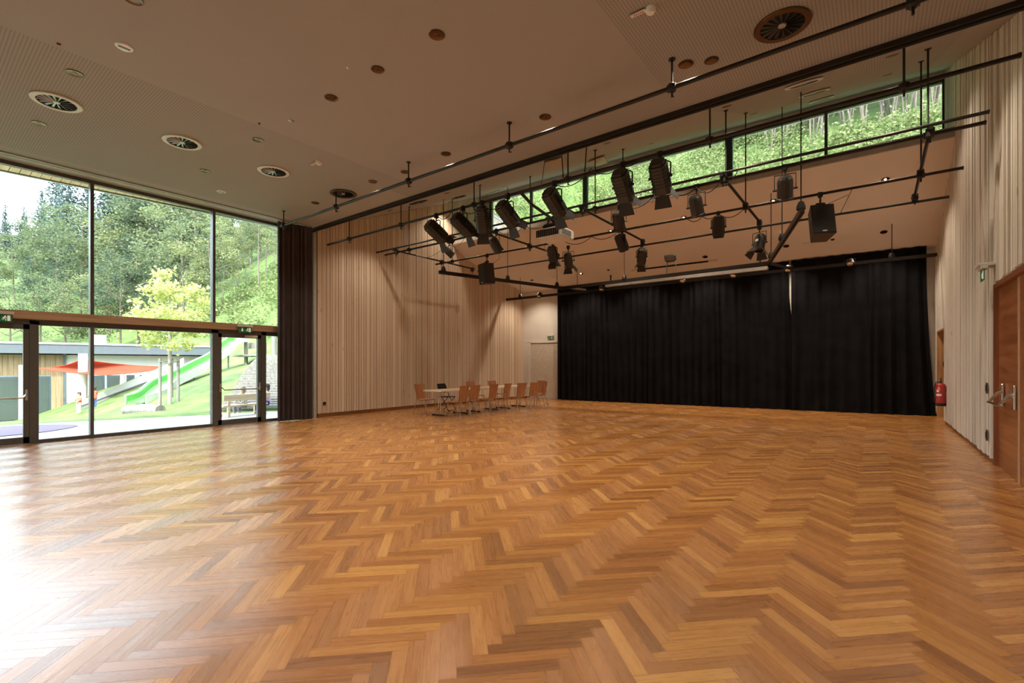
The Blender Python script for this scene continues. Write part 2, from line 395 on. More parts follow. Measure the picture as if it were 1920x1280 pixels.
# flat ceiling and the ceiling rising to the clerestory
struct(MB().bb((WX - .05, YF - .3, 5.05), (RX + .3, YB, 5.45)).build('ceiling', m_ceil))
ys = [YB, 9, 11, 13, 14.6, 16.2]
mb = MB(); vs = []
for y in ys:
    for x in (WX - .4, RX + .3): vs += [(x, y, up_z(y)), (x, y, up_z(y) + .35)]
fs = []
for i in range(len(ys) - 1):
    b = i * 4; fs += [(b, b + 4, b + 6, b + 2), (b + 1, b + 3, b + 7, b + 5), (b, b + 1, b + 5, b + 4), (b + 2, b + 6, b + 7, b + 3)]
fs += [(0, 2, 3, 1), (20, 21, 23, 22)]
struct(mb.add(vs, fs).build('ceiling_rising', m_ceil))
# low stage ceiling, twisted surface from the sill down to the back wall
def lowceil(x, t):
    s = (x + 12) / 13.38
    Lp = [(0, 12.15, 5.70), (.15, 12.8, 5.33), (.37, 13.65, 5.09), (1, 16.45, 4.50)]
    for a, b in zip(Lp, Lp[1:]):
        if a[0] <= t <= b[0]:
            k = (t - a[0]) / (b[0] - a[0]); yl = a[1] + (b[1] - a[1]) * k; zl = a[2] + (b[2] - a[2]) * k; break
    yr = 13.54 + (17.78 - 13.54) * t; zr = 6.24 + (4.70 - 6.24) * t
    ks = s ** .7 if s > 0 else 0
    yl0 = 12.15 + (16.45 - 12.15) * t; zl0 = 5.70 + (4.50 - 5.70) * t
    # straight ruled surface plus the sag near the left wall
    y = yl0 + (yr - yl0) * s + (yl - yl0) * max(0, 1 - s * 1.6); z = zl0 + (zr - zl0) * s + (zl - zl0) * max(0, 1 - s * 1.6)
    return V((x, y, z))
NT, NS = 24, 20; vs = []
for i in range(NT + 1):
    for j in range(NS + 1):
        vs.append(lowceil(-12.05 + 13.45 * j / NS, i / NT))
top = [v + V((0, .02, .2)) for v in vs]; n1 = len(vs); fs = []
for i in range(NT):
    for j in range(NS):
        a = i * (NS + 1) + j; fs += [(a, a + NS + 1, a + NS + 2, a + 1), (n1 + a, n1 + a + 1, n1 + a + NS + 2, n1 + a + NS + 1)]
struct(MB().add(vs + top, fs).build('ceiling_stage', m_lowceil, smooth=True))
def onLow(px, py):      # where a pixel ray meets the stage ceiling (search)
    d = ray(px, py); best = None
    for k in range(1, 1200):
        p = EYE + d * (8 + k * .012); s = min(max(p.x, -12), 1.38)
        lo, hi = 0.0, 1.0
        for _ in range(12):
            mid = (lo + hi) / 2
            if lowceil(s, mid).y < p.y: lo = mid
            else: hi = mid
        if p.y >= lowceil(s, 0).y and p.z >= lowceil(s, lo).z: return V((p.x, p.y, lowceil(s, lo).z))
    return p
# sill: fascia and deep ledge of the clerestory
xs = [-12.02, 1.38]
f0 = [V((x, sillY(x) - .02, sillZ(x) - .02)) for x in xs]; f1 = [V((x, sillY(x) - .02, sillZ(x) + .13)) for x in xs]
w1 = [V((x, winY(x) + .1, sillZ(x) + .13)) for x in xs]; w0 = [V((x, winY(x) + .1, sillZ(x) - .35)) for x in xs]; s0 = [V((x, sillY(x) + .12, sillZ(x) - .02)) for x in xs]
pl = [f0[0], f1[0], w1[0], w0[0], s0[0]]; pr = [f0[1], f1[1], w1[1], w0[1], s0[1]]
mb = MB().add(pl + pr, [(0, 1, 2, 3, 4), (9, 8, 7, 6, 5)] + [(i, 5 + i, 5 + (i + 1) % 5, (i + 1) % 5) for i in range(5)])
struct(mb.build('trim_1', mat('fascia_grey_beige', (.36, .33, .29), .7)))
# strip of wall above the clerestory glass
def wtop(x): return up_z(winY(x)) - .24
a = [V((x, winY(x) - .05, wtop(x))) for x in xs]; b = [V((x, winY(x) - .05, up_z(winY(x)) + .05)) for x in xs]
struct(MB().prism([a[0], a[1], b[1], b[0]], (0, .25, 0)).build('trim_2', m_plaster))

# ------------------------------------------------------------------ clerestory window: frame, posts, panes
CLX = {}
def cx_at(px):
    d = ray(px, 300); # plane Y = winY(X)
    k = d.x / d.y; y = (15.5 - .101 * 1.38) / (1 - .101 * k); return y * k
cedges = [925, 997, 1098, 1226, 1368, 1549, 1771]
fr = MB()
def cbar(px, w):
    x = cx_at(px); fr.prism([V((x - w / 2, winY(x) - .06, sillZ(x) + .1)), V((x + w / 2, winY(x) - .06, sillZ(x) + .1)), V((x + w / 2, winY(x) + .06, sillZ(x) + .1)), V((x - w / 2, winY(x) + .06, sillZ(x) + .1))], (0, 0, wtop(x) - sillZ(x) - .08)); return x
cw = None
m_bluegrey = mat('blue_grey_frame', (.035, .06, .075), .4)
cx_l = cx_at(918); cx_r = cx_at(1774)
for p0_, p1_ in ((sillZ, .1),): pass
def crail(zf, h):
    p = [V((cx_l, winY(cx_l) - .06, zf(cx_l))), V((cx_r, winY(cx_r) - .06, zf(cx_r))), V((cx_r, winY(cx_r) - .06, zf(cx_r) + h)), V((cx_l, winY(cx_l) - .06, zf(cx_l) + h))]
    fr.prism(p, (0, .12, 0))
crail(lambda x: wtop(x) - .05, .06); crail(lambda x: sillZ(x) + .12, .07)
for px, w in ((921, .1), (997, .05), (1226, .05), (1549, .07), (1771, .09)): cbar(px, w)
cw = struct(fr.build('window_1', m_anth))
fr = MB()
for px, w in ((1098, .16), (1368, .17)): cbar(px, w)
o = fr.build('window_post', m_bluegrey, cw); o['label'] = 'thick blue-grey posts between the panes'
pe = [918, 997, 1098, 1226, 1368, 1549, 1774]
for a_, b_ in zip(pe, pe[1:]):
    x0, x1 = cx_at(a_), cx_at(b_)
    MB().prism([V((x0, winY(x0), sillZ(x0) + .12)), V((x1, winY(x1), sillZ(x1) + .12)), V((x1, winY(x1), wtop(x1))), V((x0, winY(x0), wtop(x0)))], (0, .012, 0)).build('pane', m_glass, cw)
# pale returns left and right of the clerestory
mb = MB().bb((SX, winY(-12) - .08, 5.7), (cx_l - .03, winY(-12) + .3, 8.4)); struct(mb.build('trim_3', m_slat))
set_tone(bpy.data.objects['trim_3'], [(6, .6)])
mb = MB().bb((cx_r + .02, winY(1.3) - .08, 6.2), (RX + .05, winY(1.3) + .3, 8.7)); struct(mb.build('trim_4', m_plaster))

# ------------------------------------------------------------------ window wall
m_rail = wood('glulam_spruce', (.33, .21, .13), (.47, .32, .21), 'Y')
fr = MB()
ymin, ymax = YF, 6.82
fr.bb((WX - .12, ymin, 4.985), (WX, ymax, 5.06))            # head
fr.bb((WX - .12, ymin, 2.16), (WX - .01, ymax, 2.26))       # dark bar under the timber rail
for a_, b_ in ((1.63, 4.5), (5.72, ymax)): fr.bb((WX - .12, a_, 0), (WX, b_, .06))
wf = struct(fr.build('window_2', m_anth))
for i, y in enumerate((-3.9, -1.94, .22, 2.38, 4.54, 6.78)):
    MB().bb((WX - .14, y - .028, 2.4), (WX + .01, y + .028, 5.0)).build('mullion', m_anth, wf)
MB().bb((WX - .14, 2.38 - .028, 0), (WX + .01, 2.38 + .028, 2.2)).build('mullion', m_anth, wf)
MB().bb((WX - .14, 6.70, 0), (WX + .01, 6.82, 2.2)).build('mullion', m_anth, wf)
o = MB().cbox((WX - .02, (ymin + ymax) / 2, 2.335), (.2, ymax - ymin, .15), .008).build('transom_rail', m_rail, wf); o['label'] = 'timber rail across the glass wall'
yy = [-3.9, -1.94, .22, 2.38, 4.54, 6.78]
for a_, b_ in zip(yy, yy[1:]):
    MB().bb((WX - .08, a_, 2.4), (WX - .07, b_, 5.0)).build('pane', m_glass, wf)
for a_, b_ in ((1.63, 2.38), (2.38, 4.5), (5.72, 6.75)):
    MB().bb((WX - .08, a_, .05), (WX - .07, b_, 2.2)).build('pane', m_glass, wf)
MB().bb((WX - .12, ymin, 0), (WX, -1.0, .06)).build('sill_bar', m_anth, wf)
MB().bb((WX - .08, ymin, .05), (WX - .07, -.95, 2.2)).build('pane', m_glass, wf)
def glass_door(nm, y0, y1):     # y0..y1 outer jambs
    fr = MB(); j = .12
    fr.bb((WX - .13, y0, 0), (WX + .02, y0 + j, 2.24)); fr.bb((WX - .13, y1 - j, 0), (WX + .02, y1, 2.24)); fr.bb((WX - .13, y0, 2.17), (WX + .02, y1, 2.26))
    dr = struct(fr.build(nm, m_anth))
    lf = MB(); a, b = y0 + j + .004, y1 - j - .004; w = .075
    lf.bb((WX - .08, a, .01), (WX + .01, a + w, 2.165)); lf.bb((WX - .08, b - w, .01), (WX + .01, b, 2.165))
    lf.bb((WX - .08, a, .01), (WX + .01, b, .13)); lf.bb((WX - .08, a, 2.08), (WX + .01, b, 2.165))
    leaf = lf.build('door_leaf', m_anth, dr)
    MB().bb((WX - .04, a + w, .13), (WX - .03, b - w, 2.08)).build('pane', m_glass, leaf)
    h = MB(); zz = .86
    for s_, yb in ((1, a + w / 2), (-1, b - w / 2)):
        h.cbox((WX + .025, yb, zz + .03), (.03, .035, .2), .006)
        h.tube([(WX + .03, yb, zz + .05), (WX + .09, yb + s_ * .02, zz + .03), (WX + .12, yb + s_ * .06, zz - .02)], .014, 8)
    h.cyl((WX + .12, a + w / 2 + .05, zz - .02), (WX + .12, b - w / 2 - .05, zz - .02), .014, n=10)
    o = h.build('panic_bar', m_steel, leaf); o['label'] = 'steel push bar'
    return dr
glass_door('door_1', .28, 1.63)
d2 = glass_door('door_2', 4.5, 5.72)
MB().cbox((WX + .04, 5.35, 2.12), (.06, .3, .05), .01).build('door_closer', m_lightgrey, d2)
MB().bb((WX - .13, -1.0, 0), (WX + .02, .28, 2.24)).build('side_panel', m_anth, bpy.data.objects['door_1'])
# concrete lintel above and roof edge with a plank soffit outside
struct(MB().bb((WX - .35, YF - .3, 5.05), (WX - .02, 7.2, 5.45)).build('wall_window_lintel', m_plaster))
sf = MB(); y = YF
while y < 7.6:
    ov = max(.2, .82 - .1 * y); sf.bb((WX - ov, y, 5.06), (WX - .14, y + .13, 5.1)); y += .14
struct(sf.build('trim_5', wood('soffit_larch', (.45, .28, .13), (.62, .42, .22), 'X')))
sg = MB().prism([(WX - 1.28, YF, 5.05), (WX - 1.22, YF, 5.05), (WX - .2, 7.7, 5.05), (WX - .26, 7.7, 5.05)], (0, 0, .4)); struct(sg.build('trim_6', m_grey))
struct(MB().prism([(WX - 1.24, YF, 5.12), (WX - .1, YF, 5.12), (WX - .1, 7.7, 5.12), (WX - .22, 7.7, 5.12)], (0, 0, .3)).build('roof_overhang', m_anth))
# stub and posts where the partition meets the facade, outer wall past it
pb = MB().bb((-12.21, 6.74, 0), (-12.02, 6.82, 5.06)).bb((-12.14, 6.86, 0), (-11.96, 6.95, 5.1))
struct(pb.build('trim_7', mat('jamb_grey', (.42, .40, .36), .6)))
struct(MB().bb((-12.3, 6.8, -.02), (-12.15, 7.0, 5.2)).build('wall_stub', m_dark))
# curtain track flush in the ceiling along the window
ct = MB().bb((-11.98, YF, 5.03), (-11.72, 6.7, 5.052)); cto = struct(ct.build('trim_8', mat('track_grey', (.28, .28, .28), .5)))
MB().bb((-11.86, YF, 5.022), (-11.84, 6.7, 5.034)).build('track_lip', m_white, cto)
# black partition track where the two ceilings meet
bt = MB().bb((-11.97, YB - .1, 4.99), (RX, YB + .03, 5.09)); bto = struct(bt.build('trim_9', m_track))
MB().bb((-11.97, YB - .055, 4.975), (RX, YB - .015, 4.992)).build('track_slot', m_dark, bto)

# ------------------------------------------------------------------ doors on the right and at the back
m_door = wood('cherry_veneer', (.25, .083, .03), (.40, .155, .062), 'Y', scale=.8, rough=.35, coat=.2)
m_doorf = wood('cherry_frame', (.20, .06, .022), (.29, .095, .036), 'Z', rough=.4)
fr = MB(); y0, y1, zt = 7.04, 9.57, 2.575
fr.bb((RX - .03, y1 - .06, 0), (RX + .3, y1, zt)); fr.bb((RX - .03, y0, 0), (RX + .3, y0 + .06, zt)); fr.bb((RX - .03, y0, zt - .06), (RX + .3, y1, zt))
d3 = struct(fr.build('door_3', m_doorf))
for a, b, hs in ((8.30, 9.50, 1), (7.10, 8.27, -1)):
    lf = MB().bb((RX + .02, a, .01), (RX + .08, b, zt - .065)).build('door_leaf', m_door, d3)
    MB().bb((RX + .012, a if hs > 0 else b - .05, .01), (RX + .02, a + .05 if hs > 0 else b, zt - .07)).build('edge_strip', wood('light_edge', (.36, .2, .1), (.45, .26, .14), 'Z') if 'light_edge' not in MATS else MATS['light_edge'], lf)
h = MB(); z = 1.05
lfo = [c for c in bpy.data.objects if c.parent is d3 and c.name.startswith('door_leaf')][0]
for yb in (9.12, 8.42):
    h.cbox((RX + .0, yb, z - .02), (.03, .05, .3), .008); h.tube([(RX - .0, yb, z + .02), (RX - .05, yb - .0, z + .0), (RX - .14, yb - .02, z - .12)], [.028, .022, .016], 8)
h.cyl((RX - .14, 9.12, z - .12), (RX - .14, 8.40, z - .12), .016, n=10)
o = h.build('panic_bar', m_chrome, lfo); o['label'] = 'chrome push bar'
# timber-lined passage near the stage
fr = MB(); a, b, zt = 15.68, 17.6, 2.34
fr.bb((RX - .02, b - .04, 0), (RX + .5, b, zt)); fr.bb((RX + .02, a, 0), (RX + .5, a + .03, zt)); fr.bb((RX - .02, a, zt - .04), (RX + .5, b, zt))
d4 = struct(fr.build('door_4', wood('niche_pine', (.33, .16, .06), (.50, .28, .12), 'Z')))
MB().bb((RX + .42, a + .03, .0), (RX + .47, b - .04, zt - .04)).build('door_leaf', m_door, d4)
# flush white door in the back wall
fr = MB()
def bbx(x0, x1, z0, z1, o0, o1): fr.prism([bpt(x0, o0, z0), bpt(x1, o0, z0), bpt(x1, o1, z0), bpt(x0, o1, z0)][::-1], (0, 0, z1 - z0))
bbx(-11.73, -11.58, 0, 2.38, .0, .045); bbx(-11.73, -10.1, 2.33, 2.38, .0, .045); bbx(-10.15, -10.1, 0, 2.38, 0, .045)
d5 = struct(fr.build('door_5', m_plaster))
fr = MB(); bbx(-11.56, -10.16, .01, 2.31, .0, .02); fr.build('door_leaf', mat('door_paint_beige', (.56, .50, .43), .6), d5)
fr = MB(); bbx(1.02, 1.26, 1.3, 1.85, 0, .012); struct(fr.build('trim_10', m_plaster))
# ------------------------------------------------------------------ outside: ground, slope, forest
def sstep(a, b, x): t = min(1, max(0, (x - a) / (b - a))); return t * t * (3 - 2 * t)
from mathutils import noise as NZ
def terr(x, y):
    # behind the hall (north): steep green bank
    hb = -.1 + max(0, y - 19.6) * .9 + (3.0 * sstep(18.2, 19.8, y))
    # playground mound and the slope rising to the right of it
    m = .30 * max(0, y - 5.6) * sstep(-14.6, -20, x)
    m = min(m, .30 * 5.6 + 0) + .78 * max(0, y - 11.2) * sstep(-13.5, -18, x)
    low = -1.05 * sstep(-17.5, -23, x) * sstep(6.5, 3.0, y)
    far = 0.32 * max(0, -x - 48)
    far = min(far, 26)
    west = m + low + far * sstep(20, 8, y)
    west = max(west, low + far) if x < -48 else west
    k = sstep(-18, -14.5, x)
    z = west * (1 - k) + (hb if y > 15 else 0) * k
    if x > -16.5 and y < 15: z = min(z, 0.0 if y < 6 else z)
    r = min(1, max(0, (abs(x + 14) + abs(y - 3)) / 25 - .25))
    z += r * .5 * NZ.noise(V((x * .12, y * .12, 0))) * 2
    return z - .03
xs_, x = [], -150.0
while x < 60: xs_.append(x); x += 3 if x < -50 else (.7 if x < -10 else 2.5)
ys_, y = [], -50.0
while y < 110: ys_.append(y); y += .7 if -2 < y < 28 else 2.5
vs = [V((x, y, terr(x, y))) for y in ys_ for x in xs_]; nx = len(xs_)
fs = []
for j in range(len(ys_) - 1):
    for i in range(nx - 1):
        cx_, cy_ = (xs_[i] + xs_[i + 1]) / 2, (ys_[j] + ys_[j + 1]) / 2
        if cx_ > -12.9 and cy_ < 17.5: continue      # the building stands here
        a = j * nx + i; fs.append((a, a + 1, a + nx + 1, a + nx))
def grass_mat():
    m = bpy.data.materials.new('meadow_grass'); m.use_nodes = True; nt = m.node_tree; p = nt.nodes['Principled BSDF']; L = nt.links.new
    g = nt.nodes.new('ShaderNodeNewGeometry'); n = nt.nodes.new('ShaderNodeTexNoise'); n.inputs['Scale'].default_value = 1.2; n.inputs['Detail'].default_value = 9; n.inputs['Roughness'].default_value = .7
    L(g.outputs['Position'], n.inputs[0]); cr = nt.nodes.new('ShaderNodeValToRGB'); e = cr.color_ramp.elements
    e[0].position = .36; e[0].color = (.048, .088, .018, 1); e[1].position = .66; e[1].color = (.125, .185, .042, 1); L(n.outputs[0], cr.inputs[0]); L(cr.outputs[0], p.inputs['Base Color'])
    p.inputs['Roughness'].default_value = .9; b = nt.nodes.new('ShaderNodeBump'); b.inputs['Distance'].default_value = .05; b.inputs['Strength'].default_value = .6
    n2 = nt.nodes.new('ShaderNodeTexNoise'); n2.inputs['Scale'].default_value = 14; n2.inputs['Detail'].default_value = 6; L(g.outputs['Position'], n2.inputs[0]); L(n2.outputs[0], b.inputs['Height']); L(b.outputs[0], p.inputs['Normal'])
    return m
m_grass = grass_mat()
g = MB().add(vs, fs).build('ground_slope', m_grass, smooth=True); tag(g, kind='structure')
# terrace paving along the facade, edge of the lawn follows the photo
m_pave = mat('terrace_concrete', (.50, .49, .475), .8, noise=(4, .06))
edge = [(-17.0, -6), (-16.8, 0), (-16.4, 1.5), (-15.6, 3.6), (-15.0, 5.5), (-14.7, 6.6), (-14.0, 8.0)]
top = [V((x, y, .0)) for x, y in edge] + [V((-12.2, 8.0, 0)), V((-12.2, -6, 0))]
struct(MB().prism(top, (0, 0, -.12)).build('terrace_paving', m_pave))
pts = []
c = onZ(70, 797, 0.012)
for k in range(28):
    a = 2 * pi * k / 28; pts.append(V((-14.9 + 1.05 * cos(a) * (1 + .1 * sin(3 * a)), .9 + 1.75 * sin(a), .004)))
tag(MB().prism(pts, (0, 0, .012)).build('rubber_play_surface', mat('mauve_rubber', (.13, .10, .16), .9, noise=(60, .2))), 'mauve rubber play patch set into the pale paving outside the glass wall', 'play surface')

def hit(px, py):
    d = ray(px, py); t = 12.6
    while t < 140:
        p = EYE + d * t
        if p.z <= terr(p.x, p.y): return p
        t += .05
    return p

# leaves -------------------------------------------------------------
def leaf_mat(name, lo, hi, trans=.45, sc=.6):
    m = bpy.data.materials.new(name); m.use_nodes = True; nt = m.node_tree; L = nt.links.new; p = nt.nodes['Principled BSDF']; nt.nodes.remove(p); out = nt.nodes['Material Output']
    g = nt.nodes.new('ShaderNodeNewGeometry'); n = nt.nodes.new('ShaderNodeTexNoise'); n.inputs['Scale'].default_value = sc; n.inputs['Detail'].default_value = 5
    L(g.outputs['Position'], n.inputs[0]); cr = nt.nodes.new('ShaderNodeValToRGB'); e = cr.color_ramp.elements; e[0].position = .3; e[1].position = .7
    e[0].color = (*lo, 1); e[1].color = (*hi, 1)
    ad = nt.nodes.new('ShaderNodeMath'); ad.operation = 'MULTIPLY_ADD'; ad.inputs[1].default_value = .35; L(g.outputs['Random Per Island'], ad.inputs[0])
    s = nt.nodes.new('ShaderNodeMath'); s.operation = 'MULTIPLY'; s.inputs[1].default_value = .7; L(n.outputs[0], s.inputs[0]); L(s.outputs[0], ad.inputs[2]); L(ad.outputs[0], cr.inputs[0])
    d = nt.nodes.new('ShaderNodeBsdfDiffuse'); t = nt.nodes.new('ShaderNodeBsdfTranslucent'); mx = nt.nodes.new('ShaderNodeMixShader'); mx.inputs[0].default_value = trans
    L(cr.outputs[0], d.inputs[0]); L(cr.outputs[0], t.inputs[0]); L(d.outputs[0], mx.inputs[1]); L(t.outputs[0], mx.inputs[2]); L(mx.outputs[0], out.inputs[0])
    return m
m_leafA = leaf_mat('leaf_mid_green', (0.068, 0.096, 0.048), (0.184, 0.216, 0.120))
m_leafB = leaf_mat('leaf_yellow_green', (0.108, 0.138, 0.054), (0.273, 0.290, 0.150))
m_leafC = leaf_mat('needle_blue_green_haze', (0.056, 0.088, 0.088), (0.136, 0.180, 0.172), .3)  # blue-green needles, paled bluish to paint in distance haze
m_leafD = leaf_mat('leaf_dark_green', (0.040, 0.064, 0.044), (0.112, 0.152, 0.096), .35)
m_leafY = leaf_mat('leaf_pale_yellow', (0.288, 0.320, 0.080), (0.592, 0.608, 0.272), .5, 2.5)
m_leafS = leaf_mat('bramble_leaf', (0.080, 0.128, 0.036), (0.264, 0.296, 0.136), .4, .9)
m_bark = wood('pale_bark', (.10, .085, .065), (.22, .19, .155), 'Z', rough=.9)
m_barkd = wood('dark_bark', (.07, .055, .045), (.16, .13, .10), 'Z', rough=.9)
def leafq(mb, p, s, rr, flat=.5):
    a = V((rr.gauss(0, 1), rr.gauss(0, 1), rr.gauss(0, flat))).normalized(); b = a.cross(V((rr.gauss(0, 1), rr.gauss(0, 1), rr.gauss(0, 1)))).normalized()
    a *= s; b *= s * .62
    mb.v += [p - a * .5, p + b * .5, p + a * .5, p - b * .5]; n = len(mb.v); mb.f.append((n - 4, n - 3, n - 2, n - 1))
def crown(mb, c, r, nclump, nleaf, ls, rr, fill=.55):
    for _ in range(nclump):
        while True:
            q = V((rr.uniform(-1, 1), rr.uniform(-1, 1), rr.uniform(-1, 1)))
            if fill < q.length < 1: break
        q = V((q.x * r.x, q.y * r.y, q.z * r.z)) + c; cr_ = rr.uniform(.16, .30) * (r.x + r.y) / 2
        for _ in range(nleaf):
            o = V((rr.gauss(0, .5), rr.gauss(0, .5), rr.gauss(0, .3))) * cr_; leafq(mb, q + o, ls * rr.uniform(.7, 1.3), rr)
def make_tree(name, h, cw, m, seed, label, group, bark=None, ls=.26, nc=60, nl=75, trunk=.16, crown_from=.3, thin=False):
    rr = random.Random(seed); root = empty(name, (0, 0, 0), label, 'tree', group)
    tr = MB(); lean = V((rr.uniform(-.04, .04), rr.uniform(-.04, .04), 0)) * h
    pts = [V((0, 0, -.4)) + lean * k + V((rr.gauss(0, .03), rr.gauss(0, .03), h * .9 * k)) for k in (0, .25, .5, .75, 1)]
    tr.tube(pts, [trunk, trunk * .85, trunk * .65, trunk * .4, trunk * .12], 7)
    for _ in range(9):
        k = rr.uniform(crown_from, .85); p = V((0, 0, -.4)) + lean * k + V((0, 0, h * .9 * k)); a = rr.uniform(0, 6.28)
        q = p + V((cos(a) * cw * .4, sin(a) * cw * .4, h * .12)); tr.tube([p, (p + q) / 2 + V((0, 0, .1)), q], [trunk * .35, trunk * .2, trunk * .08], 5)
    tr.build('trunk', bark or m_barkd, root)
    cz = h * (crown_from + 1) / 2; mb = MB()
    crown(mb, V((0, 0, cz)) + lean * .7, V((cw / 2, cw / 2, h * (1 - crown_from) / 2)), nc, nl, ls, rr, fill=.35 if not thin else .2)
    mb.build('foliage', m, root); return root
def make_conifer(h, w, seed, label, group):
    rr = random.Random(seed); root = empty('spruce_tree', (0, 0, 0), label, 'tree', group)
    MB().cyl((0, 0, -.4), (0, 0, h), .2, .03, 7).build('trunk', m_barkd, root)
    mb = MB(); z = h * .15
    while z < h:
        k = 1 - z / h; n = max(4, int(13 * k) + 3); a0 = rr.uniform(0, 6)
        for i in range(n):
            a = a0 + 6.283 * i / n + rr.gauss(0, .15); L_ = w / 2 * (k ** .8) * rr.uniform(.75, 1.15)
            for s in range(int(5 + 22 * k)):
                u = rr.uniform(.1, 1); p = V((cos(a) * L_ * u, sin(a) * L_ * u, z - .25 * L_ * u + rr.gauss(0, .12)))
                leafq(mb, p + V((rr.gauss(0, .22), rr.gauss(0, .22), 0)), .42, rr, .25)
        z += .42
    mb.build('foliage', m_leafC, root); return root
GRP = 'trees of the forest slope seen through the glass wall'
pT = [make_tree('deciduous_tree', 14, 9, m_leafA, 1, 'mid-green broadleaf tree in the dense forest across the playground', GRP),
      make_tree('deciduous_tree', 12, 8, m_leafB, 2, 'yellow-green broadleaf tree in the dense forest across the playground', GRP),
      make_tree('deciduous_tree', 15, 7.5, m_leafD, 3, 'dark green broadleaf tree in the shade of the forest across the playground', GRP)]
pC = [make_conifer(19, 7.0, 4, 'blue-green spruce standing above the forest edge', GRP), make_conifer(16, 5.6, 8, 'blue-green spruce standing above the forest edge', GRP)]
protos = pT + pC; used = set()
rr = random.Random(11)
def plant(o, p, s=1.0, **kw):
    z = terr(p[0], p[1]) if len(p) == 2 else p[2]
    if id(o) not in used:
        used.add(id(o)); o.location = (p[0], p[1], z); o.scale = (s, s, s * 1.0); o.rotation_euler = (0, 0, rr.uniform(0, 6)); return o
    return dup(o, (p[0], p[1], z), rr.uniform(0, 6), sc=s, **kw)
# forest across the valley floor: rows by viewing direction and distance (px column, depth), standing on the terrain
def col(px, t, o, s=1.0):
    p = at(px, 682, t); plant(o, (p.x, p.y), s)
A_, B_, D_, C1, C2 = pT[0], pT[1], pT[2], pC[0], pC[1]
front = [(-40, 38, D_, .5), (20, 37, A_, .46), (75, 38, D_, .5), (125, 36, A_, .55), (180, 37, B_, .6), (225, 36, D_, .58), (262, 38, A_, .66), (345, 37, A_, .7), (400, 36, B_, .6)]
mid = [(-70, 48, A_, .55), (-20, 50, B_, .55), (28, 48, A_, .55), (62, 50, D_, .62), (100, 46, A_, .70), (150, 48, A_, .85), (205, 45, A_, .86), (250, 47, B_, .95), (290, 46, D_, .95), (330, 48, A_, 1.05), (375, 46, B_, .98)]
back = [(-60, 66, A_, .5), (10, 66, C2, .46), (45, 66, C2, .52), (78, 64, C1, .62), (105, 62, C1, .86), (128, 58, C1, .92), (165, 60, C1, .84), (200, 60, C2, 1.05), (235, 62, C1, 1.0), (268, 60, C1, 1.08), (310, 62, A_, 1.25), (350, 60, D_, 1.2), (395, 58, C1, 1.05)]
for px, t, o, s in front + mid + back: col(px, t, o, s)
for px, t, o, s in [(215, 78, C1, 1.3), (255, 82, C1, 1.3), (300, 80, C1, 1.45), (345, 78, C1, 1.4), (385, 82, C2, 1.6), (430, 80, A_, 1.6), (470, 70, A_, 1.3), (500, 60, C2, 1.2)]: col(px, t, o, s)
# right-hand slope: slender pale trunks over the green bank
SG = 'slender trees on the grassy slope'
t1 = make_tree('slender_tree', 11, 5.2, m_leafB, 21, 'slender pale-trunked tree on the grassy slope beside the curtain', SG, bark=m_bark, ls=.2, nc=46, nl=60, trunk=.12, crown_from=.38, thin=True)
t2 = make_tree('slender_tree', 13, 5.6, m_leafA, 22, 'slender pale-trunked tree on the grassy slope beside the curtain', SG, bark=m_bark, ls=.2, nc=46, nl=60, trunk=.12, crown_from=.42, thin=True)
for px, py, o, s in [(444, 562, t1, .62), (416, 580, t2, .5), (484, 545, t2, .6), (383, 570, t1, .5), (524, 530, t1, .55), (462, 540, t2, .5), (500, 520, t1, .5), (428, 540, t2, .5), (400, 555, t1, .6), (545, 545, t2, .5), (470, 505, t1, .6), (515, 500, t2, .6), (440, 510, t1, .6)]:
    p = hit(px, py); plant(o, (p.x, p.y), s)
for px, py, o, s in [(410, 530, D_, .42), (455, 505, A_, .42), (520, 480, D_, .42), (490, 490, B_, .42), (430, 515, A_, .42), (405, 480, A_, .6), (445, 470, D_, .6), (480, 460, A_, .6), (520, 450, D_, .6), (425, 440, B_, .75), (465, 435, A_, .75), (505, 425, A_, .75), (545, 420, D_, .75), (380, 500, A_, .6)]:
    p = hit(px, py); plant(o, (p.x, p.y), s)
# ground cover on the banks: nobody could count it
def cover(name, label, pts, ls, m, n):
    mb = MB(); r2 = random.Random(31)
    for p, s in pts:
        for _ in range(n): leafq(mb, p + V((r2.gauss(0, .45), r2.gauss(0, .45), abs(r2.gauss(0, .35)))) * s, ls * r2.uniform(.6, 1.3), r2)
    o = mb.build(name, m); tag(o, label, 'undergrowth', kind='stuff'); return o
r3 = random.Random(17); pts = []
for _ in range(1700):
    x = r3.uniform(-21, 14); y = r3.uniform(22, 37.5 if x < -3.5 else 31.6); pts.append((V((x, y, terr(x, y))), r3.uniform(.7, 1.4)))
cover('bramble_bank', 'bright green brambles covering the steep bank behind the high window', pts, .17, m_leafS, 105)
pts = []
for _ in range(700):
    x = r3.uniform(-48, -22.5); y = r3.uniform(13, 34); pts.append((V((x, y, terr(x, y))), r3.uniform(.6, 1.3)))
cover('slope_scrub', 'low green scrub on the slope beside the playground', pts, .2, m_leafS, 60)
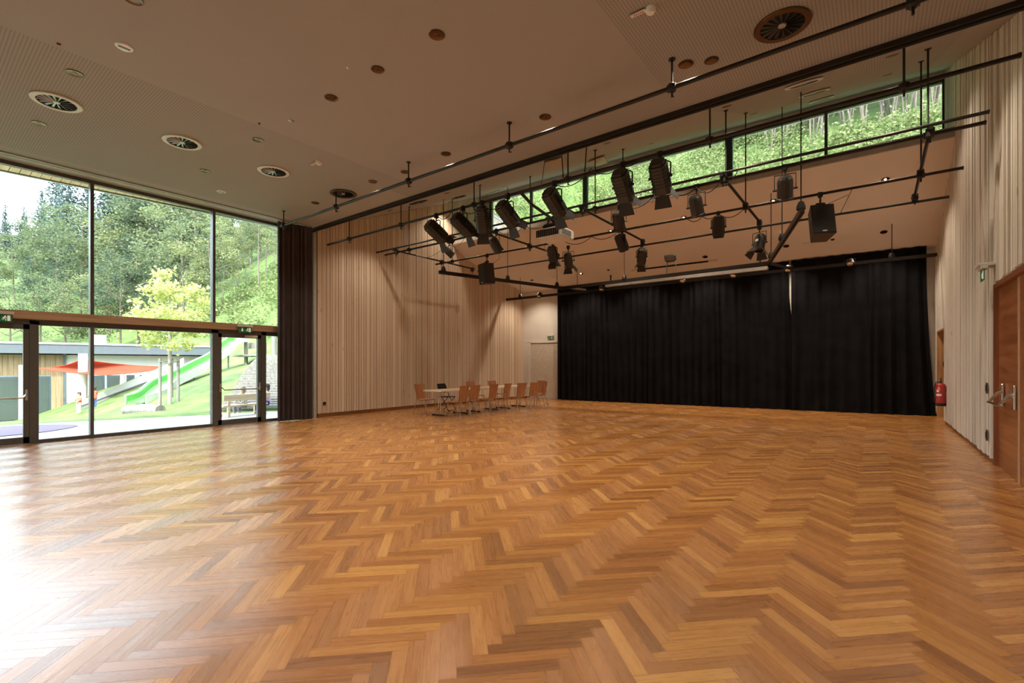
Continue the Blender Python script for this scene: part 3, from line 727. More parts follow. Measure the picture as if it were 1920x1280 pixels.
# thin trees at the top right behind the high window
HG = 'thin bare-stemmed trees at the top of the bank'
def thin_tree(seed):
    r4 = random.Random(seed); root = empty('thin_tree', (0, 0, 0), 'thin bare-stemmed tree above the brambles behind the high window', 'tree', HG)
    tr = MB()
    for k in range(3):
        a = r4.uniform(0, 6.28); p = V((r4.gauss(0, .3), r4.gauss(0, .3), -.3)); q = p + V((cos(a) * .9, sin(a) * .9, 5.5))
        tr.tube([p, p * .5 + q * .5 + V((r4.gauss(0, .15), 0, 0)), q], [.05, .04, .015], 5)
    tr.build('trunk', m_barkd, root); mb = MB(); crown(mb, V((0, 0, 5.2)), V((2.1, 2.1, 1.7)), 26, 42, .24, r4, .2); mb.build('foliage', m_leafA, root); return root
th = [thin_tree(41), thin_tree(42)]
for k in range(26):
    px = 1440 + k * 14 + r3.uniform(-6, 6); t_ = r3.uniform(30.5, 35); d = ray(px, 600); p = EYE + d * (t_ / d.y * 1.0)
    plant(th[k % 2], (p.x, 31.5 + r3.uniform(0, 3.5)), r3.uniform(.8, 1.15))
for k in range(16):
    x = -19 + k * 2.2 + r3.uniform(-.6, .6); y = 37.5 + r3.uniform(0, 4); plant([A_, D_, B_][k % 3], (x, y), .62)

for k in range(12):
    plant(D_, (-3.5 + k * 1.25 + r3.uniform(-.3, .3), 35.2 + r3.uniform(0, 2.5)), .5)
# ------------------------------------------------------------------ things on the playground
# kindergarten building across the lawn
m_stucco = mat('white_stucco', (.55, .55, .54), .85, noise=(2, .03)); m_fascia = mat('blue_grey_roof_edge', (.07, .085, .10), .6)
m_larch = wood('larch_cladding', (.20, .125, .06), (.31, .21, .12), 'Z', rough=.6); m_paneD = mat('dark_window_glass', (.05, .065, .06), .08)
def kg():
    p0 = onZ(-150, 779, -1.05); 
    P0 = V((-34.2, -6.0, -1.1)); P1 = V((-31.0, 12.5, -1.1)); d = (P1 - P0).normalized(); nrm = V((-d.y, d.x, 0))  # outward = towards hall is -nrm
    L_ = (P1 - P0).length; root = empty('kindergarten_building', P0, 'long low white building with blue-grey roof edge across the playground', 'building')
    def bx(mb, s0, s1, o0, o1, z0, z1):
        a, b = d * s0, d * s1
        return mb.prism([a + nrm * o0 + V((0, 0, z0)), b + nrm * o0 + V((0, 0, z0)), b + nrm * o1 + V((0, 0, z0)), a + nrm * o1 + V((0, 0, z0))], (0, 0, z1 - z0))
    def proj(px):   # station on the facade under pixel column px
        r_ = ray(px, 682); den = r_.x * d.y - r_.y * d.x
        return ((P0.x) * r_.y - (P0.y) * r_.x) / -den * -1 if False else None
    def st(px):
        r_ = ray(px, 682); # P0 + d*s = r_*t
        a11, a12, a21, a22 = d.x, -r_.x, d.y, -r_.y; det = a11 * a22 - a12 * a21
        return (-P0.x * a22 + P0.y * a12) / det
    bx(MB(), -8, L_ + 6, 0, 8, -.4, 3.0).build('wall', m_stucco, root)
    bx(MB(), -8.5, L_ + 6.5, -.9, 8.4, 3.05, 3.5).build('roof_edge', m_fascia, root)
    bx(MB(), -8.5, L_ + 6.5, -.95, 8.4, 3.5, 3.58).build('roof', m_lightgrey, root)
    mb = MB(); s = st(-60)
    while s < st(118): bx(mb, s, s + .17, -.05, 0, 2.0, 3.0); s += .18
    s = st(96)
    while s < st(118): bx(mb, s, s + .17, -.05, 0, -.3, 2.0); s += .18
    mb.build('timber_cladding', m_larch, root)
    for a, b, z0, z1 in ((-60, 40, -.2, 1.95), (72, 95, -.2, 1.95), (176, 196, 0.0, 1.95), (200, 232, 0.2, 1.95), (237, 252, .2, 1.95), (262, 330, .8, 1.95)):
        fr_ = bx(MB(), st(a), st(b), -.06, .0, z0, z1).build('window', m_bluegrey, root); bx(MB(), st(a) + .08, st(b) - .08, -.075, -.06, z0 + .08, z1 - .08).build('pane', m_paneD, fr_)
    bx(MB(), st(118), st(123), -.12, .0, -.4, 3.05).build('downpipe', m_fascia, root)
    bx(MB(), st(176), st(203), 2, 4, 3.5, 4.15).build('roof_box', m_lightgrey, root)
kg()
# shade sail on white posts
posts = []
for k, (px, t_, top, lab) in enumerate([(155, 21.5, 663, 'thick white post holding the front corner of the red shade sail'), (40, 22.5, 684, 'white post under the left end of the red shade sail'), (229, 25, 700, 'short white post under the red shade sail beside the ramp wall'), (268, 26.5, 684, 'white post at the right end of the red shade sail')]):
    p = at(px, 682, t_); zt = HC + (682 - top) / FP * t_; zb = terr(p.x, p.y) - .3
    o = MB().cyl((p.x, p.y, zb), (p.x + .08, p.y, zt), .17 if k == 0 else .10, n=12).build('sail_post', m_stucco, origin=(p.x, p.y, zb), smooth=True); tag(o, lab, 'post')
    posts.append(V((p.x, p.y, zt)))
cs = [at(66, 690, 22.2), at(152, 673, 21.6), at(336, 687, 27.0), at(200, 703, 19.6)]
mb = MB(); N = 12; vs = []
for i in range(N + 1):
    for j in range(N + 1):
        u, v = i / N, j / N; 
        uu = u; p = (cs[0] * (1 - u) + cs[1] * u) * (1 - v) + (cs[3] * (1 - u) + cs[2] * u) * v
        c_ = (cs[0] + cs[1] + cs[2] + cs[3]) / 4; e = 4 * u * (1 - u) + 4 * v * (1 - v) - 16 * u * (1 - u) * v * (1 - v) * .9
        p = p + (c_ - p) * .16 * max(0, e) * .5; p.z -= .25 * e * .3; vs.append(p)
fs = [(i * (N + 1) + j, (i + 1) * (N + 1) + j, (i + 1) * (N + 1) + j + 1, i * (N + 1) + j + 1) for i in range(N) for j in range(N)]
ms = leaf_mat('red_sail_cloth', (0.400, 0.088, 0.048), (0.464, 0.120, 0.072), .5)
n1 = len(vs); fs2 = fs + [tuple(n1 + q for q in reversed(f)) for f in fs]
tag(MB().add(vs + [v + V((0, 0, -.015)) for v in vs], fs2).build('shade_sail', ms, origin=cs[3]), 'red triangular shade sail stretched in front of the white building', 'shade sail')
# concrete ramp wall rising along the mound
a0, a1 = at(146, 764, 20.0), at(345, 690, 25.5)
rw = MB(); dv = V((.5, -1.2, 0)).normalized()
bot = [V((a0.x, a0.y, a0.z - 1.0)), V((a1.x, a1.y, a1.z - 1.8)), a1 + V((0, 0, .55)), a0 + V((0, 0, .22))]
rwo = tag(rw.prism(bot, (-.25, .05, 0)).build('ramp_wall', m_stucco, origin=a0), 'smooth pale concrete ramp wall climbing the grassy mound', 'wall')
mb = MB(); mb.cyl(a0 + V((.06, 0, .02)), a1 + V((.06, 0, .0)), .03, n=6); mb.build('dark_line', m_anth, rwo).location = -a0  # thin dark rod drawn along the ramp wall
# green slide
sp = [at(254, 754, 17.9), at(284, 744, 18.6), at(310, 722, 19.6), at(345, 705, 20.6), at(380, 685, 21.6), at(410, 667, 22.3), at(428, 650, 22.8), at(440, 640, 23.1), at(452, 638, 23.5)]
sroot = empty('playground_slide', sp[0], 'long green and white wavy slide running down the grassy mound', 'slide')
def chan(pts, w, hgt, mt, nm, side=0):
    mb = MB(); vs = []
    prof = [(-w, hgt), (-w, 0), (-w * .6, -.05), (w * .6, -.05), (w, 0), (w, hgt), (w - .04, hgt), (w - .04, .02), (-w + .04, .02), (-w + .04, hgt)] if side == 0 else [(side * w, hgt), (side * w, -.06), (side * (w + .05), -.06), (side * (w + .05), hgt)]
    for i, p in enumerate(pts):
        d = (pts[min(i + 1, len(pts) - 1)] - pts[max(i - 1, 0)]); d.z = 0; d.normalize(); s = V((d.y, -d.x, 0))
        for a, b in prof: vs.append(p + s * a + V((0, 0, b)) - sp[0])
    n = len(prof); fs = [(i * n + k, i * n + (k + 1) % n, (i + 1) * n + (k + 1) % n, (i + 1) * n + k) for i in range(len(pts) - 1) for k in range(n)]
    fs += [tuple(range(n)), tuple(reversed(range((len(pts) - 1) * n, len(pts) * n)))]
    return mb.add(vs, fs).build(nm, mt, sroot)
def smoothp(pts, k=4):
    out = []
    for i in range(len(pts) - 1):
        p0, p1, p2, p3 = pts[max(i - 1, 0)], pts[i], pts[i + 1], pts[min(i + 2, len(pts) - 1)]
        for j in range(k):
            t = j / k; out.append(.5 * ((2 * p1) + (p2 - p0) * t + (2 * p0 - 5 * p1 + 4 * p2 - p3) * t * t + (3 * p1 - p0 - 3 * p2 + p3) * t ** 3))
    return out + [pts[-1]]
m_slide = mat('slide_green', (.08, .28, .06), .35); m_slidew = mat('slide_pale', (.40, .44, .40), .35)
sps = smoothp(sp); chan(sps, .42, .24, m_slide, 'chute'); chan(sps, .43, .28, m_slidew, 'side_board', 1); chan(sps, .43, .28, m_slidew, 'side_board', -1)
for k in (8, 14, 19, 24):
    p = sps[k] - sp[0]; MB().cyl(p + V((0, 0, -1.1)), p, .035, n=6).build('leg', m_grey, sroot)
# climbing platform behind the slide
q = at(461, 668, 23.6); pr = empty('slide_platform', (q.x, q.y, terr(q.x, q.y)), 'small timber platform with tall post at the top of the green slide', 'play structure')
m_oldwood = wood('weathered_timber', (.12, .115, .105), (.23, .22, .20), 'Z', rough=.8)
zb = -q.z
for dx, dy, zt in ((0, 0, 1.6), (.9, .5, 1.1), (-.9, .4, .9)):
    MB().cyl((dx, dy, -1.2), (dx, dy, zt), .09, n=8).build('post', m_oldwood, pr)
MB().cbox((0, .25, .45), (2.2, 1.0, .1), .02).build('deck', m_oldwood, pr)
MB().cbox((.45, .2, .95), (1.2, .06, .3), .02).build('railing_board', m_oldwood, pr)
# log in front of the slide
a, b = at(236, 769, 15.6), at(301, 769, 15.1)
lg = MB(); lg.tube([a, (a + b) / 2 + V((0, 0, .02)), b], [.15, .19, .17], 12); 
tag(lg.build('tree_log', m_oldwood, origin=(a + b) / 2 + V((0, 0, -.15)), smooth=True), 'weathered tree trunk lying on the lawn below the slide', 'log')
# young tree with three stakes
tp = at(318, 764, 16.6); tz = terr(tp.x, tp.y)
yt = empty('young_maple', (tp.x, tp.y, tz), 'young pale-yellow leaved tree tied to stakes outside the glass wall', 'tree')
MB().tube([(0, 0, -.2), (.02, 0, 1.3), (-.03, .02, 2.4), (0, 0, 4.3)], [.07, .06, .05, .015], 8).build('trunk', wood('young_bark', (.22, .2, .16), (.34, .31, .26), 'Z', rough=.9), yt)
rr5 = random.Random(5); mb = MB(); crown(mb, V((0, 0, 3.15)), V((1.25, 1.25, 1.42)), 70, 52, .13, rr5, .25); mb.build('foliage', m_leafY, yt)
for k, (px, t_, lab) in enumerate([(300, 16.4, 'left'), (334, 16.8, 'right'), (322, 17.6, 'rear')]):
    p = at(px, 682, t_); zb = terr(p.x, p.y); o = MB().cyl((p.x, p.y, zb - .2), (p.x, p.y, 1.45 + .012 * t_), .05, n=8).build('tree_stake', m_oldwood, origin=(p.x, p.y, zb), smooth=True)
    tag(o, '%s one of the round stakes around the young yellow tree' % lab, 'stake')
def spt(px, t_, py): return at(px, py, t_)
q_ = [spt(300, 16.35, 678), spt(318, 16.5, 681), spt(334, 16.75, 677), spt(322, 17.5, 678), spt(300, 16.35, 678)]
tag(MB().tube(q_, .018, 5).build('stake_rope', m_oldwood, origin=q_[0]), 'rope tied round the stakes and trunk of the young yellow tree', 'rope')
# wooden steps up the slope
a0, a1 = hit(398, 764), hit(560, 640)
st = empty('slope_steps', a0, 'broad weathered timber steps climbing the grassy mound behind the bench', 'steps')
r0, r1 = hit(486, 768), None
n_ = 30; sd = V((.33, .94, 0)).normalized()
p_lo, p_hi = at(480, 766, 15.0), at(531, 674, 22.6)
for i in range(n_):
    k = i / (n_ - 1); p = p_lo.lerp(p_hi, k); p.z = max(p.z, terr(p.x, p.y) + .12, terr(p.x - 1, p.y) + .05); dirn = (p_hi - p_lo); dirn.z = 0; dirn.normalize(); s = V((dirn.y, -dirn.x, 0))
    w = 1.95
    m3 = M(((s.x, dirn.x, 0), (s.y, dirn.y, 0), (0, 0, 1)))
    MB().cbox(V((p.x, p.y, p.z)) - a0, (w, .19, .10), .02, m3).build('step', m_oldwood, st)
for k, (px, py, t_, h_) in enumerate([(514, 671, 23.5, 2.1), ]):
    p = at(px, py, t_); o = MB().cyl((p.x, p.y, p.z - .6), (p.x, p.y, p.z + h_ - .6), .12, n=10).build('timber_post', m_oldwood, origin=(p.x, p.y, p.z - .6)); tag(o, 'grey round timber post at the top of the slope steps', 'post')
# child-sized bench by the glass door
bp = V((-14.2, 6.15, 0)); bn = empty('garden_bench', bp, 'low pale timber bench on the paving behind the right glass door', 'bench', rz=R(12))
m_bench = wood('bench_larch', (.50, .36, .20), (.68, .54, .36), 'Y', rough=.6)
for yy_ in (-.68, .35):
    l = MB().cbox((.0 + .18, yy_, .14), (.07, .07, .28), .01).cbox((-.16, yy_, .14), (.07, .07, .28), .01).cbox((0, yy_, .1), (.34, .04, .06), .01); l.cbox((.2, yy_, .42), (.05, .08, .32), .01, M.Rotation(R(10), 3, 'Y')); l.build('bench_leg', m_bench, bn)
MB().cbox((0, -.16, .30), (.36, 1.35, .045), .012).build('seat', m_bench, bn)
MB().cbox((.235, -.16, .53), (.035, 1.4, .17), .012, M.Rotation(R(10), 3, 'Y')).build('backrest', m_bench, bn)

# people: one continuous body each, hair and clothing as children
m_skin = mat('skin', (.62, .40, .29), .6)
def person(loc, rz, label, shirt, trousers, hair, s=1.0, pose='sit'):
    root = empty('person', loc, label, 'person', rz=rz)
    h = 1.0
    sit = pose == 'sit'; hip = .34 * s if sit else .56 * s
    def skin(nm, pts, edges, rad, mt, par, sub=2):
        me = bpy.data.meshes.new(nm); me.from_pydata([tuple(V(p) * 1) for p in pts], edges, []); ob = bpy.data.objects.new(nm, me); COL.objects.link(ob); ob.parent = par
        md = ob.modifiers.new('skin', 'SKIN'); 
        for i, r_ in enumerate(rad): me.skin_vertices[0].data[i].radius = (r_, r_)
        me.skin_vertices[0].data[0].use_root = True; md.use_smooth_shade = True
        sb = ob.modifiers.new('sub', 'SUBSURF'); sb.levels = 1; sb.render_levels = sub; me.materials.append(mt); return ob
    z = hip; S = s
    pts = [(0, 0, z), (0, 0, z + .16 * S), (0, 0, z + .34 * S), (0, 0, z + .42 * S), (0, .01, z + .50 * S), (0, .015, z + .585 * S)]
    rad = [.10 * S, .095 * S, .085 * S, .035 * S, .075 * S, .062 * S]; ed = [(0, 1), (1, 2), (2, 3), (3, 4), (4, 5)]
    def chain(root_i, ps, rs):
        i0 = root_i
        for p, r_ in zip(ps, rs): pts.append(p); rad.append(r_); ed.append((i0, len(pts) - 1)); i0 = len(pts) - 1
    for sx in (-1, 1):
        if sit: chain(0, [(sx * .07 * S, .04, z - .01), (sx * .09 * S, .28 * S, z + .0), (sx * .09 * S, .30 * S, z - .27 * S), (sx * .09 * S, .39 * S, z - .30 * S)], [.065 * S, .05 * S, .034 * S, .026 * S])
        else: chain(0, [(sx * .07 * S, 0, z - .04), (sx * .08 * S, .01, z - .28 * S), (sx * .09 * S, 0, z - .52 * S), (sx * .09 * S, .09 * S, z - .54 * S)], [.065 * S, .046 * S, .032 * S, .026 * S])
        chain(2, [(sx * .13 * S, 0, z + .33 * S), (sx * .18 * S, .03, z + .17 * S), (sx * .13 * S, .17 * S, z + .12 * S), (sx * .12 * S, .22 * S, z + .11 * S)], [.042 * S, .032 * S, .024 * S, .02 * S])
    b = skin('body', pts, ed, rad, m_skin, root)
    # face: nose, eyes, mouth, ears, small pieces joined in one mesh with features
    hz = z + .53 * S; fd = mat('face_dark', (.12, .05, .04), .5)
    MB().ell((0, .095 * S, hz - .005), (.011 * S, .018 * S, .016 * S), 8, 6).build('nose', m_skin, b)
    MB().ell((0, .08 * S, hz - .035 * S), (.02 * S, .006 * S, .005 * S), 8, 6).build('mouth', fd, b)
    for sx in (-1, 1):
        MB().ell((sx * .078 * S, .012, hz), (.012 * S, .02 * S, .028 * S), 8, 6).build('ear', m_skin, b)
        MB().ell((sx * .028 * S, .082 * S, hz + .012 * S), (.009 * S, .006 * S, .007 * S), 8, 6).build('eye', fd, b)
        hand = [(sx * .12 * S, .215 * S, z + .112 * S)]; hr_ = [.016 * S]; he = []
        for q in range(4):
            o_ = sx * (.12 - .014 + q * .0095) * S; hand += [(o_, .25 * S, z + .105 * S), (o_, (.285 - abs(q - 1.5) * .006) * S, z + .09 * S)]; hr_ += [.007 * S, .005 * S]; he += [(0, len(hand) - 2), (len(hand) - 2, len(hand) - 1)]
        hand += [(sx * .098 * S, .232 * S, z + .118 * S), (sx * .09 * S, .25 * S, z + .118 * S)]; hr_ += [.008 * S, .006 * S]; he += [(0, len(hand) - 2), (len(hand) - 2, len(hand) - 1)]
        skin('hand', hand, he, hr_, m_skin, b, 1)
    hr = MB(); hr.ell((0, -.012 * S, z + .565 * S), (.098 * S, .1 * S, .09 * S), 14, 9); hr.ell((0, -.05 * S, z + .5 * S), (.085 * S, .055 * S, .11 * S), 12, 8); hr.build('hair', mat('hair_' + hair[0], hair[1], .8), root, smooth=True)
    sh = MB(); sh.lathe([(.118 * S, z - .02), (.125 * S, z + .06 * S), (.118 * S, z + .2 * S), (.112 * S, z + .3 * S), (.085 * S, z + .375 * S), (.05 * S, z + .40 * S)], 16)
    for sx in (-1, 1): sh.tube([(sx * .09 * S, 0, z + .345 * S), (sx * .15 * S, .0, z + .31 * S), (sx * .185 * S, .03, z + .17 * S), (sx * .15 * S, .12 * S, z + .135 * S)], [.05 * S, .054 * S, .045 * S, .038 * S], 10)
    sh.build('shirt', shirt, root, smooth=True)
    tr = MB()
    for sx in (-1, 1):
        if sit: tr.tube([(sx * .06 * S, -.06, z), (sx * .085 * S, .12, z + .01), (sx * .09 * S, .285 * S, z + .0), (sx * .09 * S, .30 * S, z - .06 * S), (sx * .09 * S, .30 * S, z - .25 * S)], [.085 * S, .08 * S, .066 * S, .06 * S, .046 * S], 10)
        else: tr.tube([(sx * .06 * S, 0, z + .03), (sx * .08 * S, .01, z - .28 * S), (sx * .09 * S, 0, z - .50 * S)], [.09 * S, .062 * S, .048 * S], 10)
    tr.build('trousers', trousers, root, smooth=True)
    return root
def voro(name, c1, c2, sc=30):
    m = mat(name, c1, .8); nt = m.node_tree; p = nt.nodes['Principled BSDF']; v = nt.nodes.new('ShaderNodeTexVoronoi'); v.inputs['Scale'].default_value = sc
    cr = nt.nodes.new('ShaderNodeValToRGB'); cr.color_ramp.elements[0].color = (*c1, 1); cr.color_ramp.elements[1].color = (*c2, 1); cr.color_ramp.elements[0].position = .3; cr.color_ramp.elements[1].position = .5
    tc = nt.nodes.new('ShaderNodeTexCoord'); nt.links.new(tc.outputs['Object'], v.inputs['Vector']); nt.links.new(v.outputs[0], cr.inputs[0]); nt.links.new(cr.outputs[0], p.inputs['Base Color']); return m
person((-14.22, 6.02, -.0), R(100), 'child with light brown hair in a patterned grey top seated on the low bench', voro('patterned_top', (.05, .06, .08), (.45, .46, .45)), mat('grey_trousers', (.2, .2, .22), .8), ('light_brown', (.30, .24, .17)), .84)
person((-14.35, 6.75, -.0), R(160), 'child in a purple dotted jacket sitting low beside the bench near the curtain', voro('purple_dotted', (.22, .08, .40), (.6, .45, .7), 40), mat('navy_trousers', (.03, .04, .09), .8), ('dark', (.05, .035, .03)), .88)
person((at(148, 682, 19.4).x, at(148, 682, 19.4).y, terr(at(148, 682, 19.4).x, at(148, 682, 19.4).y) + .05), R(200), 'child in a red shirt left of the thick white post', mat('red_shirt', (.62, .12, .07), .8), mat('beige_trousers', (.5, .42, .34), .8), ('dark', (.05, .035, .03)), .72, 'stand')
person((at(176, 682, 19.6).x, at(176, 682, 19.6).y, terr(at(176, 682, 19.6).x, at(176, 682, 19.6).y) + .05), R(120), 'child in red shirt and blue trousers right of the thick white post', MATS['red_shirt'], mat('blue_trousers', (.08, .16, .4), .8), ('dark', (.05, .035, .03)), .76, 'stand')
# shingled neighbour at the left end of the clerestory
hp = at(905, 440, 25.0); nh = empty('shingled_house', (hp.x, hp.y, terr(hp.x, hp.y) - 1), 'shingle-clad gable with sloping roof edge behind the high window', 'house')
e0, e1 = at(896, 388, 24.0), at(985, 450, 24.0); g0, g1 = e0 + V((0, 0, -6)), e1 + V((0, 0, -5))
o_ = V(nh.location); bkv = V((-1.5, 4, 0))
MB().prism([g0 - o_, g1 - o_, e1 - o_, e0 - o_], bkv).build('gable_wall', voro('grey_shingles', (.42, .36, .30), (.72, .68, .62), 5), nh)
sh = MB()
for k in range(1, 9): a, b = e0.lerp(g0, k / 12) , e1.lerp(g1, k / 12 + .0); sh.cyl(a - o_ + V((.05, -.05, 0)), b - o_ + V((.05, -.05, 0)), .02, n=5)
sh.build('shingle_course', m_anth, nh)
dv = (e1 - e0).normalized()
MB().prism([e0 - o_ + V((.1, -.5, 0)), e1 - o_ + V((.1, -.5, 0)) + dv * .4, e1 - o_ + V((.1, -.5, .12)) + dv * .4, e0 - o_ + V((.1, -.5, .12))], bkv + V((0, .5, 0))).build('roof_edge', m_larch, nh)
MB().prism([e0 - o_ + V((.1, -.55, .12)), e1 - o_ + V((.1, -.55, .12)) + dv * .5, e1 - o_ + V((.1, -.55, .24)) + dv * .5, e0 - o_ + V((.1, -.55, .24))], bkv + V((0, .5, 0))).build('roof', m_fascia, nh)
# ------------------------------------------------------------------ ceiling fittings
FZ = 5.05
def axis_m(n):  # local +Z -> n
    return V(n).to_track_quat('Z', 'Y').to_matrix()
UPN = V((0, -SL, 1)).normalized()
m_ring_d = mat('bronze_ring', (.10, .055, .03), .3, .8)
m_ringw = mat('white_ring', (.62, .62, .60), .4); m_ringb = mat('black_ring', (.02, .018, .017), .4)
NL = 0
def downlight(p, nrm, label, group, r=.075, ring=m_ring_d, on=True, glow=False, power=None):
    """recessed can: ring flush with the ceiling, reflector bowl, lamp disc; built hanging just under the surface"""
    global NL
    root = empty('recessed_downlight', p, label, 'downlight', group)
    m = axis_m(nrm)
    MB().lathe([(r, -.008), (r + .008, -.008), (r + .012, -.003), (r + .010, .002), (r, .002)], 20, m).build('ring', ring, root, smooth=True)
    MB().lathe([(r, -.009), (r * .9, -.006), (r * .62, -.003), (.0001, -.002)][::-1], 20, m).build('reflector', m_bronze, root, smooth=True)
    MB().lathe([(.0001, -.007), (r * .30, -.006), (r * .36, -.002)], 16, m).build('lamp', m_lampglow if glow else m_bronze, root, smooth=True)
    if on:
        ld = bpy.data.lights.new('downlight_lamp', 'SPOT'); ld.energy = power or LAMP_W * 4; ld.color = WARM; ld.spot_size = R(118); ld.spot_blend = .75; ld.shadow_soft_size = .05
        lo = bpy.data.objects.new('downlight_lamp', ld); COL.objects.link(lo); lo.location = V(p) + V((0, 0, -.04)); NL += 1
    return root
FL = 'downlights in the flat ceiling'
DL = [(140, 137, 'beside the nearest window-side vent', 1), (73, 231, 'window side of the nearest vent', 1),
      (484, 262, 'right of the second window-side vent', 1), (384, 320, 'between second and third window-side vents', 1),
      (621, 183, 'middle of the smooth part, left one', 1), (819, 65, 'middle of the smooth part, nearest', 1),
      (249, -2, 'cut by the top picture edge', 1), (1022, 219, 'above the first pipe right of centre', 1), (836, 288, 'above the first pipe at mid length', 1),
      (699, 340, 'right of the dark-rimmed vent', 1), (591, 380, 'above the brown curtain', 1), (1286, 120, 'beside a black recessed fitting', 1)]
for px, py, lab, on in DL:
    p = onZ(px, py, FZ); p.z = FZ; downlight(p, (0, 0, 1), 'bronze recessed downlight in the flat ceiling, ' + lab, FL, r=.078)
for px, py, lab in [(708, 130, 'between two bronze downlights in the smooth ceiling'), (1334, 113, 'next to a bronze downlight by the right dark vent'), (759, 322, 'beside the hanger rod of the first pipe')]:
    p = onZ(px, py, FZ); downlight(p, (0, 0, 1), 'black round recessed fitting ' + lab, 'black recessed fittings', r=.07, ring=m_ringb, on=False)
# swirl diffusers with radial vanes
def diffuser(p, nrm, label, group, r=.26, ring=m_ringw, n=16):
    root = empty('swirl_air_diffuser', p, label, 'air vent', group); m = axis_m(nrm)
    MB().lathe([(r - .05, -.02), (r, -.022), (r + .012, -.012), (r + .008, .002), (r - .05, .0)], 36, m).build('ring', ring, root, smooth=True)
    MB().lathe([(.0001, -.001), (r - .045, -.001)], 36, m).build('throat', m_dark, root)
    v = MB()
    for k in range(n):
        a = 2 * pi * k / n; c = V((cos(a), sin(a), 0)); t = V((-sin(a), cos(a), 0))
        q = [c * .04 + V((0, 0, -.012)), c * (r - .055) + V((0, 0, -.012)), c * (r - .055) + t * .028 + V((0, 0, -.003)), c * .04 + t * .01 + V((0, 0, -.003))]
        v.prism([m @ x for x in q], m @ V((0, 0, -.002)))
    v.build('vanes', m_housing if ring is not m_ringw else m_grey, root)
    MB().lathe([(.0001, -.02), (.035, -.018), (.045, -.004)], 16, m).build('hub', m_grey, root, smooth=True)
    return root
for x, y, lab, rg in [(-8.93, 1.37, 'white-rimmed round air vent nearest the camera in the window-side row', m_ringw), (-8.93, 2.86, 'white-rimmed round air vent, second in the window-side row', m_ringw), (-8.93, 4.33, 'white-rimmed round air vent, third in the window-side row', m_ringw), (-8.93, 5.79, 'dark-rimmed round air vent behind the first pipe by the curtain', m_ringb), (-.79, 5.75, 'large dark round air vent in the perforated ceiling at the upper right', m_ring_d), (-8.93, -.1, 'white-rimmed round air vent beyond the left picture edge', m_ringw)]:
    if y < 0: continue
    diffuser((x, y, FZ), (0, 0, 1), lab, 'round air vents of the flat ceiling', ring=rg)
SG2 = 'air vents of the rising ceiling'
for px, py, r_, rg, lab in [(1507, 154, .24, m_ringw, 'nearest of the four pale-rimmed round vents in the rising ceiling'), (1527, 172, .24, m_ringw, 'second of the four pale-rimmed round vents in the rising ceiling'), (1540, 185, .24, m_ringw, 'third of the four pale-rimmed round vents in the rising ceiling'), (1550, 194.5, .24, m_ringw, 'farthest of the four pale-rimmed round vents in the rising ceiling'), (784, 378.5, .24, m_ringb, 'dark flat-looking round vent above the left slatted wall'), (861, 368.5, .2, m_ringb, 'smaller dark round vent nearer the high window on the left')]:
    p = onUp(px, py) + V((0, 0, -.015)); diffuser(p, UPN, lab, SG2, r=r_, ring=rg)
for k, (px, py, lab) in enumerate([(837.5, 362, 'left of the left access panel'), (731, 394, 'over the left end of the second pipe'), (844, 378, 'beside the smaller dark vent on the left'), (946, 350, 'above the row of big spotlights'), (1673, 104, 'nearest the slatted right wall'), (1664, 140, 'second nearest the slatted right wall'), (1363, 199, 'above the middle of the second pipe'), (1413, 213.5, 'left of the pale smoke detector'), (1139, 268, 'above the right access panel'), (1221, 269.5, 'between the right access panel and the middle rods')]):
    p = onUp(px, py); downlight(p, UPN, 'small dark downlight in the rising ceiling, ' + lab, 'downlights in the rising ceiling', r=.07, on=True, power=LAMP_W * 5)
# linear slot grille
p = onUp(925, 359); root = empty('linear_air_grille', p, 'long narrow air grille with pale ends in the rising ceiling', 'air vent'); mm = axis_m(UPN)
MB().box((0, 0, -.008), (.9, .07, .014), mm).build('frame', m_lightgrey, root); g_ = MB()
for k in range(7): g_.box(mm @ V((-.32 + k * .1, 0, -.018)), (.05, .05, .004), mm)
g_.build('slot', m_dark, root)
# stage ceiling downlights (some glowing)
LOWN = V((0, .36, 1)).normalized()
for px, py, gl, lab in [(1282, 407.5, 1, 'glowing, left of the middle cross pipe'), (1450, 376, 1, 'glowing, behind the fourth pipe above the right loudspeaker'), (1660, 336, 1, 'glowing, nearest the right slatted wall'), (1145, 433, 1, 'glowing, behind the pipe clamp beside the projector'), (1657, 434.5, 0, 'above the right end of the black curtain'), (1474, 460.7, 0, 'right of the slanted curtain rail'), (1322, 481, 0, 'above the curtain rail right of the ceiling slot'), (1089, 512.6, 1, 'with a warm halo above the left end of the curtain'), (1196, 498.4, 0, 'left of the small floodlight'), (996.6, 524.8, 0, 'leftmost, above the white side wall')]:
    p = onLow(px, py); downlight(p, LOWN, 'stage ceiling downlight, ' + lab, 'downlights in the stage ceiling', r=.075, glow=bool(gl), power=LAMP_W * 6.5)
for px, py, lab in [(1561, 448.7, 'right of the right loudspeaker'), (1140.6, 506, 'between the haloed downlight and the floodlight')]:
    p = onLow(px, py); o = MB().lathe([(.0001, -.012), (.045, -.01), (.055, .002)], 16, axis_m(LOWN)).build('ceiling_sensor', m_black, origin=(0, 0, 0), smooth=True); o.location = p; tag(o, 'tiny black round sensor in the stage ceiling ' + lab, 'sensor', 'small sensors')
